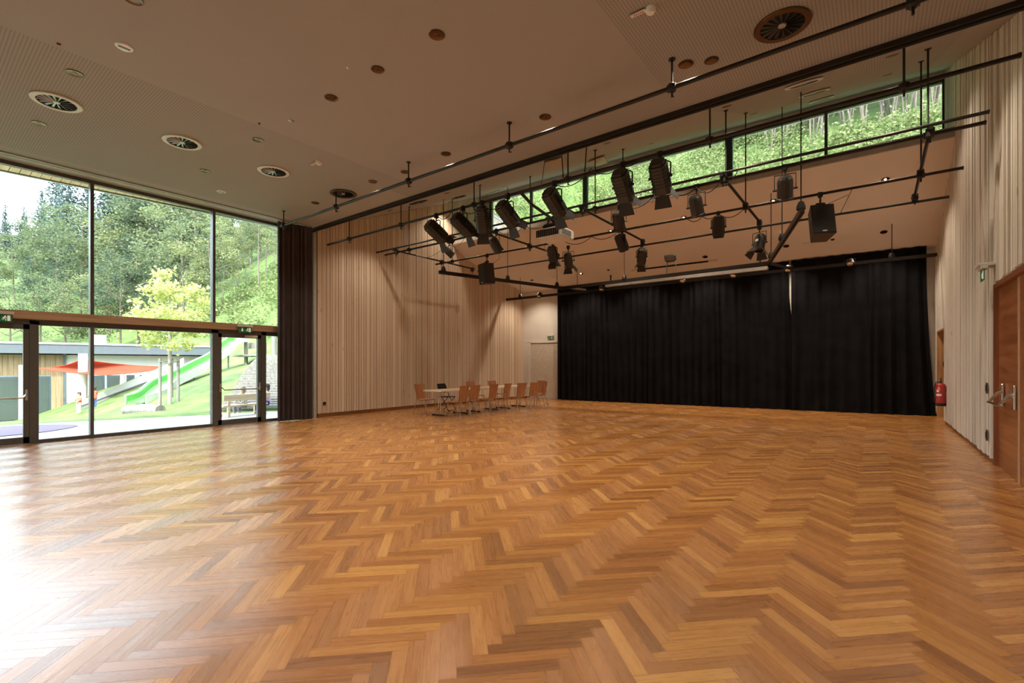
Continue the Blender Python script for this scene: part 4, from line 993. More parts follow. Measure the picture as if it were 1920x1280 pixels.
# tiny fittings of the flat ceiling
for px, py, r_, mt, lab in [(110, 82, .02, m_bronze, 'bronze sprinkler dot left of the oval emergency light'), (486, 231, .02, m_bronze, 'bronze sprinkler dot right of the perforated ceiling edge'), (546, 226, .04, m_grey, 'small grey ring-shaped sensor'), (652, 126, .02, m_white, 'tiny white dot sensor left of the black round fitting')]:
    p = onZ(px, py, FZ); o = MB().lathe([(.0001, -.018), (r_ * .6, -.016), (r_, -.004), (r_ * 1.05, .002)], 16).build('ceiling_sensor', mt, smooth=True); o.location = p; tag(o, lab + ' in the flat ceiling', 'sensor', 'small sensors')
for px, py, lab in [(233, 88, 'nearer the camera, above the perforated band'), (415, 359, 'small-looking, close to the windows')]:
    p = onZ(px, py, FZ); root = empty('emergency_luminaire', p, 'white round emergency light with dark slot, ' + lab, 'emergency light', 'round emergency lights')
    MB().lathe([(.0001, -.012), (.075, -.012), (.085, -.004), (.086, .002)], 24).build('disc', m_white, root, smooth=True); MB().cbox((0, 0, -.014), (.03, .11, .006), .002).build('slot', mat('slot_blue_grey', (.05, .09, .12), .3), root)
def smoke(p, nrm, label):
    root = empty('smoke_detector', p, label, 'smoke detector', 'smoke detectors'); m = axis_m(nrm)
    MB().lathe([(.0001, -.06), (.035, -.055), (.052, -.03), (.055, -.004), (.055, .002)], 20, m).build('housing', m_white, root, smooth=True)
    MB().box(m @ V((.12, .03, -.02)), (.16, .045, .008), m).build('label_plate', m_white, root)
    mb = MB()
    for k in range(5): mb.box(m @ V((.07 + k * .022, .03, -.026)), (.012, .016, .002), m)
    mb.build('lettering', mat('sign_red', (.45, .05, .04), .5), root); return root
smoke(onZ(598, 303, FZ), (0, 0, 1), 'white smoke detector with label plate near the third window-side vent')
smoke(onZ(1220, 15, FZ), (0, 0, 1), 'white smoke detector with lettered tag at the top right of the ceiling')
smoke(onUp(1445, 223), UPN, 'white smoke detector in the rising ceiling by the high window')
smoke(onLow(1519.5, 454.5), LOWN, 'white smoke detector in the stage ceiling below the right loudspeaker')
smoke(onLow(1044, 518.5), LOWN, 'white smoke detector in the stage ceiling above the left rail corner')
# access panels hanging open below the rising ceiling
for cs_, lab in [([(1021.4, 300), (1054, 290.5), (1064, 305.8), (1037.8, 315.9)], 'left one of two square beige ceiling panels hanging open'), ([(1102, 300), (1132.7, 289), (1139.7, 302.3), (1115, 310)], 'right one of two square beige ceiling panels hanging open')]:
    q = [onUp(*c) for c in cs_]; c0 = sum(q, V()) / 4
    q = [p + V((0, 0, -.06 - .0 * i)) for i, p in enumerate(q)]; q = [c0 + (p - c0) for p in q]
    o = MB().prism(q, (0, 0, .02)).build('access_panel', mat('panel_beige', (.42, .27, .19), .7), origin=c0); tag(o, lab, 'ceiling panel', 'access panels')
    MB().prism([V((p.x, p.y, up_z(p.y) - .004)) - c0 for p in q], (0, 0, .003)).build('hatch_opening', m_plaster, o)
# slot with floodlight in the stage ceiling
a, b = onLow(1195, 504.5), onLow(1328, 488.5); root = empty('ceiling_slot', a, 'long black slot with pale end caps in the stage ceiling above the curtain rail', 'ceiling slot')
dn = V((0, 0, -.012)); MB().tube([dn, (b - a) + dn], .035, 4).build('slot', m_dark, root)
c = onLow(1184, 506.5); e = onLow(1345, 486.5)
MB().tube([c - a + dn, dn], .03, 4).build('end_cap', m_lightgrey, root); MB().tube([b - a + dn, e - a + dn], .03, 4).build('end_cap', m_lightgrey, root)
# unseen fill lamps added for the front of the hall, built as more downlights
for x, y in [(-8.9, -1.5), (-6.0, -1.5), (-3.2, -1.5), (-.4, -1.5), (-3.4, 1.0), (-.6, 1.2), (-.3, 3.4)]:
    downlight((x, y, FZ), (0, 0, 1), 'bronze recessed fill downlight added to the flat ceiling, outside the picture', 'added fill downlights behind the camera')

# ------------------------------------------------------------------ curtains
def curtain(name, pts2, zb, zt, m, label, amp=.05, per=.17, seed=1, off=(0, -1), flare=None, rows=12, cat='curtain', sub=7):
    rr = random.Random(seed); a, b = V((*pts2[0], 0)), V((*pts2[1], 0)); L_ = (b - a).length; d = (b - a) / L_; n = V((*off, 0))
    ks = []; s = 0
    while s < L_: ks.append(s); s += per * rr.uniform(.6, 1.4)
    ks.append(L_); us = []
    for i in range(len(ks) - 1):
        for j in range(sub): us.append((ks[i] + (ks[i + 1] - ks[i]) * j / sub, (i + j / sub)))
    us.append((L_, len(ks) - 1)); am = [rr.uniform(.55, 1.2) for _ in range(len(ks) + 2)]; dr = [rr.uniform(-1, 1) for _ in range(len(ks) + 2)]
    vs = []
    for r_ in range(rows + 1):
        t = r_ / rows
        for s, ph in us:
            i = int(ph); f = ph - i; A_ = (am[i] * (1 - f) + am[i + 1] * f) * amp * (.65 + .5 * (1 - t)); D_ = (dr[i] * (1 - f) + dr[i + 1] * f) * per * .25 * (1 - t)
            p = a + d * (s + D_ * min(1, s / .3) * min(1, (L_ - s) / .3)) + n * (A_ * sin(ph * 2 * pi) * 1.0)
            if flare: p += d * flare(s / L_, t)
            ztop = zt(p.x) if callable(zt) else zt
            vs.append(V((p.x, p.y, zb + (ztop - zb) * t)))
    N = len(us); fs = [(i * N + j, i * N + j + 1, (i + 1) * N + j + 1, (i + 1) * N + j) for i in range(rows) for j in range(N - 1)]
    n1 = len(vs); vs += [v - n * .012 for v in vs]; fs += [tuple(n1 + q for q in reversed(f)) for f in fs]
    fs += [(j, n1 + j, n1 + j + 1, j + 1) for j in range(N - 1)] + [(rows * N + j, rows * N + j + 1, n1 + rows * N + j + 1, n1 + rows * N + j) for j in range(N - 1)]
    fs += [(i * N, (i + 1) * N, n1 + (i + 1) * N, n1 + i * N) for i in range(rows)] + [(i * N + N - 1, n1 + i * N + N - 1, n1 + (i + 1) * N + N - 1, (i + 1) * N + N - 1) for i in range(rows)]
    o = MB().add(vs, fs).build(name, m, origin=(a.x, a.y, zb), smooth=True); return tag(o, label, cat)
cl = onZ(1046, 749, 0); xl = -10.25; xm = -2.12; xr = 1.12
def cy(x): return backY(x) - .17
def lowz(x): return lowceil(x, .955).z - .02
curtain('stage_curtain', ((xl, cy(xl)), (xm + .05, cy(xm))), .015, lowz, m_curt_black, 'wide black velvet stage curtain covering the back wall left of the narrow gap', amp=.055, per=.24, seed=3, off=(.1, -1),
        flare=lambda u, t: (-.17 * sstep(.45, 1, t)) * sstep(.985, 1, u))
curtain('stage_curtain', ((xm + .01, cy(xm) - .06), (xr, cy(xr))), .015, lowz, m_curt_black, 'black velvet stage curtain right of the narrow gap, flaring at its right foot', amp=.06, per=.26, seed=5, off=(.1, -1),
        flare=lambda u, t: .20 * (1 - t) ** 2 * sstep(.8, 1, u))
curtain('window_curtain', ((-11.88, 5.86), (-11.70, 6.66)), .015, 5.02, m_curt_brown, 'dark aubergine curtain gathered at the end of the glass wall', amp=.07, per=.115, seed=8, off=(1, 0), rows=14, sub=8)
# ------------------------------------------------------------------ exit signs, switches, extinguisher
def exit_sign(p, m3, label, w=.3, h=.13, box=True, arrow=True):
    """local x = width, y = normal towards the viewer, z up"""
    root = empty('exit_sign', p, label, 'exit sign', 'emergency exit signs')
    q = lambda mb, nm, mt: mb.xf(m3.to_4x4()).build(nm, mt, root)
    if box: q(MB().cbox((0, 0, h / 2 + .03), (w + .04, .08, .05), .008), 'housing', m_lightgrey)
    q(MB().bb((-w / 2, -.006, -h / 2), (w / 2, .006, h / 2)), 'panel', m_green)
    s = MB(); y = .0085; u = h / 13.0; o = w * .22
    def b_(x0, x1, z0, z1): s.bb((x0, y - .002, z0), (x1, y, z1))
    if arrow:
        s = ar = MB(); ar.bb((-o - u, y - .002, -u * 1), (-o + u, y, u * 4.5)); ar.prism([(-o - 3 * u, y, -u * .5), (-o, y, -u * 4.5), (-o + 3 * u, y, -u * .5)], (0, -.002, 0)); q(ar, 'arrow', m_signw); s = MB()
    s.bb((o + 2.2 * u, y - .002, -5 * u), (o + 6 * u, y, 5 * u)); q(s, 'door_pictogram', m_signw); s = MB()
    s.ell((o - .5 * u, y, 3.5 * u), (1.2 * u, .002, 1.2 * u), 8, 5)
    for a, c in [((0, 2.6), (-1.2, -.6)), ((-1.2, -.6), (1.2, -2.2)), ((1.2, -2.2), (.6, -4.8)), ((-1.2, -.6), (-2.6, -2.6)), ((-2.6, -2.6), (-4.2, -2.4)), ((-.2, 2.2), (2.0, .8)), ((-.2, 2.2), (-2.6, 1.2)), ((-2.6, 1.2), (-3, -.4))]:
        s.tube([(o - .6 * u + a[0] * u, y - .001, a[1] * u), (o - .6 * u + c[0] * u, y - .001, c[1] * u)], .55 * u, 5)
    q(s, 'running_figure', m_signw); return root
Mx = lambda xv, yv: M((V(xv), V(yv), V((0, 0, 1)))).transposed()
exit_sign((-12.05, 5.16, 2.27), Mx((0, 1, 0), (1, 0, 0)), 'exit sign with down arrow on the timber rail above the right glass door', w=.3, h=.125)
exit_sign((-12.05, 1.13, 2.25), Mx((0, 1, 0), (1, 0, 0)), 'green and white exit sign on the timber rail at the left picture edge', w=.3, h=.125)
k = V((1, .101, 0)).normalized(); pB = bpt(-10.66, .03, 2.53)
exit_sign(pB, Mx(k, (k.y, -k.x, 0)), 'small green exit sign above the flush white door left of the black curtain', w=.24, h=.1)
es = exit_sign((RX - .16, 9.40, 2.70), Mx((0, -1, 0), (-1, 0, 0)), 'wall-bracketed exit sign with hanging green panel above the cherry wood door', w=.26, h=.15, arrow=False)
MB().cbox((.04, 0, .14), (.22, .3, .04), .006).build('bracket', m_lightgrey, es)
def plate(name, p, d, label, cat, m=m_black):
    o = MB().cbox((0, 0, 0), d, .004).build(name, m); o.location = p; MB().cbox((-.008 if d[0] < .03 else 0, 0, 0), (d[0], d[1] * .55, d[2] * .6), .003).build('rocker', m_housing, o); return tag(o, label, cat)
plate('light_switch', (RX - .05, 9.91, 1.09), (.012, .085, .16), 'black double switch plate beside the cherry wood door', 'light switch')
plate('wall_socket', (RX - .05, 9.91, .39), (.012, .085, .16), 'black double socket plate low beside the cherry wood door', 'wall socket')
plate('light_switch', (RX - .05, 15.6, 1.44), (.014, .085, .14), 'small black switch at the edge of the timber-lined passage', 'light switch')
plate('wall_socket', (SX + .036, 7.18, .37), (.012, .085, .085), 'square black floor-level socket on the left slatted wall', 'wall socket')
ex = empty('fire_extinguisher', (1.225, 15.15, .45), 'red fire extinguisher with black base hung beside the timber-lined passage', 'fire extinguisher')
m_red = mat('extinguisher_red', (.42, .02, .03), .25, coat=.6)
MB().lathe([(.0001, .05), (.09, .05), (.098, .08), (.098, .46), (.09, .50), (.06, .535), (.03, .55)], 24).build('cylinder', m_red, ex, smooth=True)
MB().lathe([(.0001, 0), (.088, 0), (.1, .02), (.1, .07), (.096, .075)], 24).build('base_ring', m_black, ex, smooth=True)
MB().cyl((0, 0, .54), (0, 0, .59), .03, .02, 12).cbox((0, -.03, .61), (.03, .13, .025), .006).cbox((0, -.02, .65), (.025, .15, .015), .004, M.Rotation(R(-12), 3, 'X')).build('valve_handle', m_black, ex)
MB().tube([(0, .03, .58), (-.08, .06, .56), (-.115, .03, .42), (-.115, .0, .2), (-.11, 0, .12)], [.011, .011, .011, .011, .02], 8).build('hose', m_cable, ex, smooth=True)
lb = MB()
for a0_, a1_, z0, z1 in ((-2.6, -1.5, .24, .29), (-2.5, -2.0, .33, .39)):
    n_ = 6; vs = [V((.0995 * cos(a0_ + (a1_ - a0_) * i / n_), .0995 * sin(a0_ + (a1_ - a0_) * i / n_), z)) for i in range(n_ + 1) for z in (z0, z1)]
    lb.add(vs, [(2 * i, 2 * i + 2, 2 * i + 3, 2 * i + 1) for i in range(n_)])
lb.build('label', m_white, ex)
MB().ell((.0985 * cos(-1.95), .0985 * sin(-1.95), .40), (.03, .006, .035), 12, 6).build('round_emblem', mat('emblem_yellow', (.75, .42, .05), .5), ex)
MB().cbox((.105, 0, .4), (.03, .05, .12), .006).build('wall_bracket', m_black, ex)
# ------------------------------------------------------------------ lighting pipes under the ceilings
PIPES = {}
def clamp_geo(mb, x, y, z, r=.03):
    mb.cbox((x, y, z), (.07, .11, .09), .015); mb.cyl((x - .05, y, z), (x + .05, y, z), .045, n=12); mb.cyl((x, y, z - .045), (x, y, z - .11), .012, n=6); mb.cyl((x, y, z - .085), (x, y + .05, z - .085), .01, n=6)
def pipe(key, y, z, pxl, pxr, label, r=.026, hangers=(), ztop=None, double=False, xr=None):
    xl = xatY(pxl, y); xr_ = xr if xr is not None else xatY(pxr, y); c = V(((xl + xr_) / 2, y, z)); root = empty('lighting_pipe', c, label, 'pipe', 'black lighting pipes')
    mb = MB().cyl((xl - c.x, 0, 0), (xr_ - c.x, 0, 0), r, n=12); mb.build('tube', m_pipe, root, smooth=True)
    for e in (xl, xr_): MB().cyl((e - c.x - .012, 0, 0), (e - c.x + .012, 0, 0), r + .004, n=12).build('end_cap', m_black, root)
    if double:      # thin conduit and cables strapped along the pipe
        mb = MB(); n_ = 60; a, b = double
        pts = [V((xl - c.x + (xr_ - xl) * (a + (b - a) * i / n_), .035, r + .006 * sin(i * 1.7))) for i in range(n_ + 1)]; mb.tube(pts, .010, 5).build('cable_run', m_cable, root)
    for px in hangers:
        x = xatY(px, y); zt = ztop(y) if callable(ztop) else ztop
        MB().cyl((x - c.x, 0, .0), (x - c.x, 0, zt - z), .013, n=8).build('hanger_rod', m_black, root)
        MB().cyl((x - c.x, 0, zt - z - .012), (x - c.x, 0, zt - z), .04, n=12).build('ceiling_rose', m_black, root)
        cm = MB(); clamp_geo(cm, x - c.x, 0, 0); cm.build('clamp', m_black, root)
    PIPES[key] = (y, z); return root
pipe('p1', 5.60, 4.71, 527, 1912, 'first long black pipe under the flat ceiling, nearest the camera', hangers=(532, 630, 766, 955, 1260, 1712), ztop=FZ, double=(.3, .98), xr=.9)
pipe('p2', 7.18, 4.68, 615, 1912, 'second long black pipe carrying the row of big spotlights', hangers=(655, 752, 889, 1065, 1331, 1695), ztop=up_z, double=(.02, .75))
pipe('p2b', 8.86, 4.80, 707, 1853, 'upper of the two close parallel pipes below the high window', r=.024)
pipe('p3', 8.95, 4.70, 723, 1847, 'lower of the two close parallel pipes below the high window', hangers=(767, 900, 1116, 1361, 1740), ztop=up_z, double=(.12, .62))
pipe('p4', 10.73, 4.68, 818, 1805, 'fourth pipe, between the high window and the stage rails', hangers=(848, 994, 1168, 1398, 1727), ztop=up_z, double=(.3, .6))
pipe('p5', 12.19, 4.62, 897, 1778, 'fifth and farthest pipe, close under the stage ceiling')
def cross(px0, label, r=.026):
    # cross pipes run away from the camera, resting on the others
    x = px0; y0, y1 = 8.80, 12.3; root = empty('cross_pipe', (x, (y0 + y1) / 2, 4.745), label, 'pipe', 'cross pipes of the lighting grid'); L2 = (y1 - y0) / 2
    MB().cyl((0, -L2, 0), (0, L2, 0), r, n=12).build('tube', m_pipe, root, smooth=True)
    for yy_ in (-L2 + .12, 10.73 - (y0 + y1) / 2, L2 - .1):
        m = MB().cbox((0, yy_, -.03), (.1, .1, .14), .015); m.cyl((0, yy_, -.1), (0, yy_, -.17), .012, n=6); m.cyl((-.06, yy_ + .03, -.03), (.06, yy_ + .03, -.03), .016, n=6); m.build('clamp', m_black, root)
    return root
for px, py, lab in [(742, 466, 'leftmost cross pipe, by the left slatted wall'), (925, 436, 'second cross pipe from the left, in front of the left loudspeaker'), (1101, 396, 'third cross pipe from the left, right of the projector'), (1360, 337, 'fourth cross pipe from the left, before the slanted rail'), (1741, 257, 'rightmost cross pipe, by the right slatted wall')]:
    cross(onZ(px, py, 4.745).x if px != 742 else onY(742, 466, 8.9).x, lab)
# ------------------------------------------------------------------ stage rails
def rail(name, a, b, label, hang=(), sz=(.07, .10), m=m_track, zt=None, grp='black curtain rails'):
    a, b = V(a), V(b); c = (a + b) / 2; d = b - a; L_ = d.length; ang = math.atan2(d.y, d.x); root = empty(name, c, label, 'rail', grp, rz=ang)
    tilt = math.atan2(d.z, math.hypot(d.x, d.y)); m3 = M.Rotation(-tilt, 3, 'Y')
    MB().cbox((0, 0, 0), (L_, sz[0], sz[1]), .006, m3).build('profile', m, root)
    MB().box((0, 0, -sz[1] / 2 - .002), (L_ - .02, .02, .006), m3).build('groove', m_dark, root)
    for s_ in hang:
        q = a.lerp(b, s_); lx = (s_ - .5) * L_; zc_ = zt(q) - c.z; z0_ = q.z - c.z
        MB().cyl((lx, 0, z0_ + .04), (lx, 0, zc_), .010, n=8).build('hanger_rod', m_black, root)
        MB().lathe([(.075, z0_ + sz[1] / 2), (.07, z0_ + sz[1] / 2 + .06), (.045, z0_ + sz[1] / 2 + .13), (.0001, z0_ + sz[1] / 2 + .135)], 12, c=(lx, 0, 0)).build('hanger_shoe', m_black, root)
    return root
def lowz_at(q):
    lo, hi = 0.0, 1.0
    if q.y < lowceil(q.x, 0).y: return up_z(q.y)
    for _ in range(20):
        mid = (lo + hi) / 2
        if lowceil(q.x, mid).y < q.y: lo = mid
        else: hi = mid
    return lowceil(q.x, lo).z
zR = 4.15
A0, A1 = (-10.2, 9.77, zR), (-8.85, 14.62, zR); C1_ = (-2.28, 14.30, zR); B0 = (-1.02, 9.70, zR)
rail('stage_rail', A0, A1, 'black rail slanting towards the stage on the left, hung on three rods', (.03, .5, .93), zt=lowz_at)
rail('stage_rail', (-8.85, 14.55, zR), (-2.28, 14.30, zR), 'black rail crossing in front of the stage curtain, joining the two slanted rails', (.36,), zt=lowz_at)
rail('stage_rail', C1_, B0, 'black rail slanting back from the stage on the right, ending beside the loudspeaker', (.1, .5, .97), zt=lowz_at)
rail('stage_rail', (-11.75, 14.95, 4.02), (1.25, 16.35, 4.26), 'long black rail running wall to wall just before the black curtain', (.05, .235, .93), zt=lowz_at, sz=(.07, .085))
rail('rail_connector', (-8.75, 14.56, 4.16), (-8.30, 15.2, 4.12), 'short pale-lit bracket linking the left rail corner to the long rail', (), sz=(.05, .06), m=mat('metal_pale_lit', (.42, .38, .30), .35, .8), grp='short rail connectors')  # light on the left bracket painted in as a paler metal
rail('rail_connector', (-2.28, 14.32, 4.15), (-1.9, 15.9, 4.2), 'short dark bracket linking the right rail corner to the long rail', (), sz=(.05, .07), grp='short rail connectors')
sc = empty('projection_screen_housing', (-4.9, 14.95, 4.14), 'long white rolled-up projection screen case behind the front rail', 'projection screen')
MB().cbox((0, 0, 0), (5.0, .13, .10), .02).build('case', mat('screen_case_beige', (.26, .22, .19), .6), sc); MB().box((0, -.02, -.052), (4.7, .02, .006)).build('slot', m_dark, sc)
for s_ in (-2.3, 2.3): MB().box((s_, 0, .2), (.04, .04, .3)).build('bracket', m_black, sc)

# ------------------------------------------------------------------ stage lights
def clampM(mb, z=0):
    mb.cbox((0, 0, z - .02), (.06, .1, .1), .012); mb.cyl((-.04, 0, z), (.04, 0, z), .042, n=12); mb.cyl((0, 0, z - .06), (0, 0, z - .14), .014, n=8)
def big_spot(tilt, name='theatre_spotlight', k=1.0, flaps=True, light=False):
    """large plano-convex spotlight: clamp, yoke, finned housing, lens, four barn doors. points along +Y tilted down"""
    root = empty(name, (0, 0, 0), 'x', 'stage light')
    cm = MB(); clampM(cm); cm.xf(M.Scale(k, 4)).build('clamp', m_black, root)
    drop = -.36 * k; W_, H_, L_ = .25 * k, .27 * k, .44 * k
    yk = MB(); yk.tube([(-W_ / 2 - .03, 0, drop), (-W_ / 2 - .03, 0, -.16 * k), (-W_ / 2 + .02, 0, -.13 * k), (W_ / 2 - .02, 0, -.13 * k), (W_ / 2 + .03, 0, -.16 * k), (W_ / 2 + .03, 0, drop)], .012 * k, 6)
    yk.build('yoke', m_black, root)
    T = M.Translation((0, 0, drop)) @ M.Rotation(-tilt, 4, 'X')
    hb = MB(); hw, hh = W_ / 2, H_ / 2
    prof = [(-hw, -hh * .6), (-hw * .6, -hh), (hw * .6, -hh), (hw, -hh * .6), (hw, hh * .6), (hw * .6, hh), (-hw * .6, hh), (-hw, hh * .6)]
    hb.prism([(x, -L_ / 2, z) for x, z in prof][::-1], (0, L_, 0))
    hb.prism([(x * .8, -L_ / 2 - .04 * k, z * .8) for x, z in prof][::-1], (0, .04 * k, 0)); hb.xf(T).build('housing', m_housing, root)
    fn = MB()
    for i in range(6): fn.prism([(x * 1.045, -L_ / 2 + .05 * k + i * .055 * k, z * 1.045) for x, z in prof][::-1], (0, .012 * k, 0))
    for s_ in (-1, 1): fn.box((s_ * hw * 1.08, 0, 0), (.012, L_ * .8, .05 * k))
    fn.xf(T).build('cooling_fins', m_black, root)
    ln = MB().lathe([(.0001, .02 * k), (.05 * k, .015 * k), (.09 * k, .0)], 20, axis_m((0, 1, 0)), (0, L_ / 2, 0)); ln.xf(T).build('lens', m_lens, root, smooth=True)
    MB().lathe([(.09 * k, 0), (.115 * k, 0), (.12 * k, .03 * k), (.1 * k, .035 * k), (.095 * k, .0)], 20, axis_m((0, 1, 0)), (0, L_ / 2, 0)).xf(T).build('front_ring', m_black, root, smooth=True)
    for s_ in (-1, 1): MB().cyl((s_ * hw, 0, 0), (s_ * (hw + .055 * k), 0, 0), .022 * k, n=8).xf(T).build('tilt_knob', m_black, root)
    if flaps:
        for i, (ax, ay, w0, w1, l_) in enumerate([(0, 1, .2, .27, .17), (0, -1, .2, .27, .17), (1, 0, .18, .12, .14), (-1, 0, .18, .12, .14)]):
            o = .115 * k; y0 = L_ / 2 + .03 * k; sp_ = .09 * k; l_ *= k; w0 *= k; w1 *= k
            c0 = V((ax * o, y0, ay * o)); c1 = V((ax * (o + sp_), y0 + l_, ay * (o + sp_))); t = V((ay, 0, ax)).normalized()
            f = MB().prism([c0 - t * w0 / 2, c0 + t * w0 / 2, c1 + t * w1 / 2, c1 - t * w1 / 2], V((ax, 0, ay)) * .004); f.xf(T).build('barn_door', m_flap, root)
    return root
def par_lamp(tilt, k=1.0, flaps=False):
    """short round spotlight with ring, side knobs and rear cap"""
    root = empty('par_spotlight', (0, 0, 0), 'x', 'stage light'); cm = MB(); clampM(cm); cm.build('clamp', m_black, root)
    drop = -.30 * k; R_ = .095 * k
    MB().tube([(-R_ - .035, 0, drop), (-R_ - .035, 0, -.13), (R_ + .035, 0, -.13), (R_ + .035, 0, drop)], .009, 6).build('yoke', m_black, root)
    T = M.Translation((0, 0, drop)) @ M.Rotation(-tilt, 4, 'X'); am = axis_m((0, 1, 0))
    MB().lathe([(.0001, -.17 * k), (R_ * .72, -.165 * k), (R_ * .9, -.14 * k), (R_, -.10 * k), (R_, .1 * k), (R_ * 1.12, .105 * k), (R_ * 1.12, .13 * k), (R_ * .95, .13 * k), (R_ * .9, .08 * k)], 12, am).xf(T).build('housing', m_housing, root)
    MB().lathe([(.0001, .09 * k), (R_ * .9, .085 * k)], 16, am).xf(T).build('lens', m_lens, root)
    MB().box((0, -.02 * k, R_ * 1.0), (.05 * k, .05 * k, .008)).xf(T).build('label_sticker', m_white, root)
    for s_ in (-1, 1): MB().cyl((s_ * R_, 0, 0), (s_ * (R_ + .06), 0, 0), .016, n=8).xf(T).build('tilt_knob', m_black, root)
    if flaps:
        for ax, ay in ((0, 1), (0, -1), (1, 0), (-1, 0)):
            o = R_ * 1.05; c0 = V((ax * o, .13 * k, ay * o)); c1 = V((ax * (o + .07 * k), .24 * k, ay * (o + .07 * k))); t = V((ay, 0, ax))
            MB().prism([c0 - t * .07 * k, c0 + t * .07 * k, c1 + t * .1 * k, c1 - t * .1 * k], V((ax, 0, ay)) * .004).xf(T).build('barn_door', m_flap, root)
    return root
def hang(o, key, px, rz, label, group, dz=0):
    y, z = PIPES[key]; o.location = (xatY(px, y), y, z + dz); o.rotation_euler = (0, 0, rz); o['label'] = label; o['group'] = group; return o
BG = 'big spotlights on the second pipe'
b1 = big_spot(R(34)); hang(b1, 'p2', 818, R(-12), 'leftmost big black spotlight with barn doors on the second pipe', BG)
for px, rz, lab, t_ in [(868, -14, 'second big spotlight from the left on the second pipe', 34), (905, 30, 'third big spotlight from the left, turned nearly side-on and pointing down', 56), (952, -8, 'fourth big spotlight from the left, with a pale lower barn door', 38), (1040, -6, 'fifth big spotlight from the left, beside the projector mast', 38), (1168, 4, 'sixth big spotlight from the left, one before the rightmost', 42), (1238, 6, 'rightmost big spotlight on the second pipe, against the high window', 41)]:
    k_ = big_spot(R(t_)) if abs(t_ - 34) > 3 else dup(b1); hang(k_, 'p2', px, R(rz), lab, BG)
SGp = 'small spotlights on the third pipe'
p_a = par_lamp(R(38)); hang(p_a, 'p3', 842, R(-25), 'small round spotlight leftmost on the third pipe', SGp)
for px, rz, lab in [(930, -20, 'small round spotlight second from left on the third pipe'), (1160, 10, 'small round spotlight right of the projector on the third pipe'), (1306, 0, 'small round spotlight in the middle of the third pipe'), (1472, 8, 'small round spotlight rightmost on the third pipe, above the slanted rail')]:
    k_ = par_lamp(R(55), 1.25); hang(k_, 'p3', px, R(rz), lab, SGp)
MG = 'medium spotlights on the fourth pipe'
mdl = big_spot(R(68), k=.85); hang(mdl, 'p4', 1036, R(10), 'medium spotlight with barn doors right of the left loudspeaker', MG)
m2 = par_lamp(R(60), 1.25, True); hang(m2, 'p4', 1049, R(20), 'small flapped spotlight partly hidden behind the medium one', MG, dz=-.05); m2.location.y += .45
m3_ = big_spot(R(66), k=.85, flaps=False); hang(m3_, 'p4', 1166, R(-30), 'medium boxy spotlight below the third cross pipe clamp', MG)
m4 = big_spot(R(76), k=.88, flaps=False); hang(m4, 'p4', 1347, R(12), 'medium boxy spotlight hanging straight below the fourth pipe', MG)
m5 = big_spot(R(50), k=.85); hang(m5, 'p5', 1203, R(25), 'spotlight with wide dark barn doors on the farthest pipe', 'spotlights on the farthest pipe')
m6 = par_lamp(R(70), 1.3, True); hang(m6, 'p5', 1424, R(160), 'small flapped spotlight at the end of the fourth cross pipe', 'spotlights on the farthest pipe')
# lamps lying on the long rail
def rail_lamp(px, label):
    # on the long rail: intersect the vertical plane of the rail
    d = ray(px, 600); m_ = 1.4 / 13.0; k = d.x / d.y; y = (14.95 + m_ * 11.75) / (1 - m_ * k); x = y * k; z = 4.02 + (.24 / 13.0) * (x + 11.75)
    root = empty('rail_spotlight', (x, y - .07, z + .03), label, 'stage light', 'small spotlights sitting on the long rail'); am = axis_m((0, -.55, -.85))
    MB().lathe([(.0001, -.1), (.07, -.09), (.095, -.02), (.1, .07), (.085, .075), (.08, .05), (.0001, .045)], 14, am).build('housing', m_black, root, smooth=True)
    rf = MB(); 
    rf.lathe([(.0001, .062), (.07, .06)], 12, am).build('reflector', m_chrome, root)
    MB().tube([(-.12, .03, -.02), (-.12, .03, .09), (.12, .03, .09), (.12, .03, -.02)], .008, 5).build('yoke', m_black, root); return root
for px, lab in [(1013, 'small lamp on the long rail above the white side wall'), (1130, 'small lamp on the long rail at the curtain left end'), (1281, 'small lamp on the long rail below the floodlight stand'), (1376, 'small lamp on the long rail before the right rail corner'), (1478, 'small lamp on the long rail at the gap between the curtains'), (1594, 'small lamp on the long rail before the right curtain')]: rail_lamp(px, lab)
# coiled pale cable on the rail
cp = onY(1201, 527, 15.35); co = MB(); r6 = random.Random(2)
for k in range(5):
    a0_ = r6.uniform(0, 6); tl = V((r6.uniform(-.3, .3), r6.uniform(-.3, .3), 1)).normalized(); mq = axis_m(tl + V((0, -.8, 0)))
    co.tube([mq @ V((.11 * cos(a0_ + t * .5), .09 * sin(a0_ + t * .5), .012 * k)) for t in range(13)], .012, 5)
co.build('cable_coil', mat('cream_cable', (.62, .55, .36), .5), origin=(0, 0, 0)).location = cp; tag(bpy.data.objects['cable_coil'], 'coil of cream cable hung over the rail above the black curtain', 'cable coil')
# floodlight on a small stand above the front rail
fp = onY(1256, 496, 14.32); fp.z = 4.205; fl = empty('floodlight', fp, 'small flat floodlight on a bent stand above the front rail', 'floodlight')
MB().tube([(-.1, 0, -.0), (-.1, .05, .34)], .012, 6).tube([(.22, 0, 0), (.13, .05, .34)], .010, 6).tube([(-.12, .05, .34), (.15, .05, .34)], .012, 6).build('stand', m_black, fl)
MB().cbox((0, .03, .46), (.34, .08, .2), .02, M.Rotation(R(35), 3, 'X')).build('lamp_head', m_housing, fl); MB().box((0, -.02, .44), (.28, .01, .14), M.Rotation(R(35), 3, 'X')).build('glass', m_lens, fl)
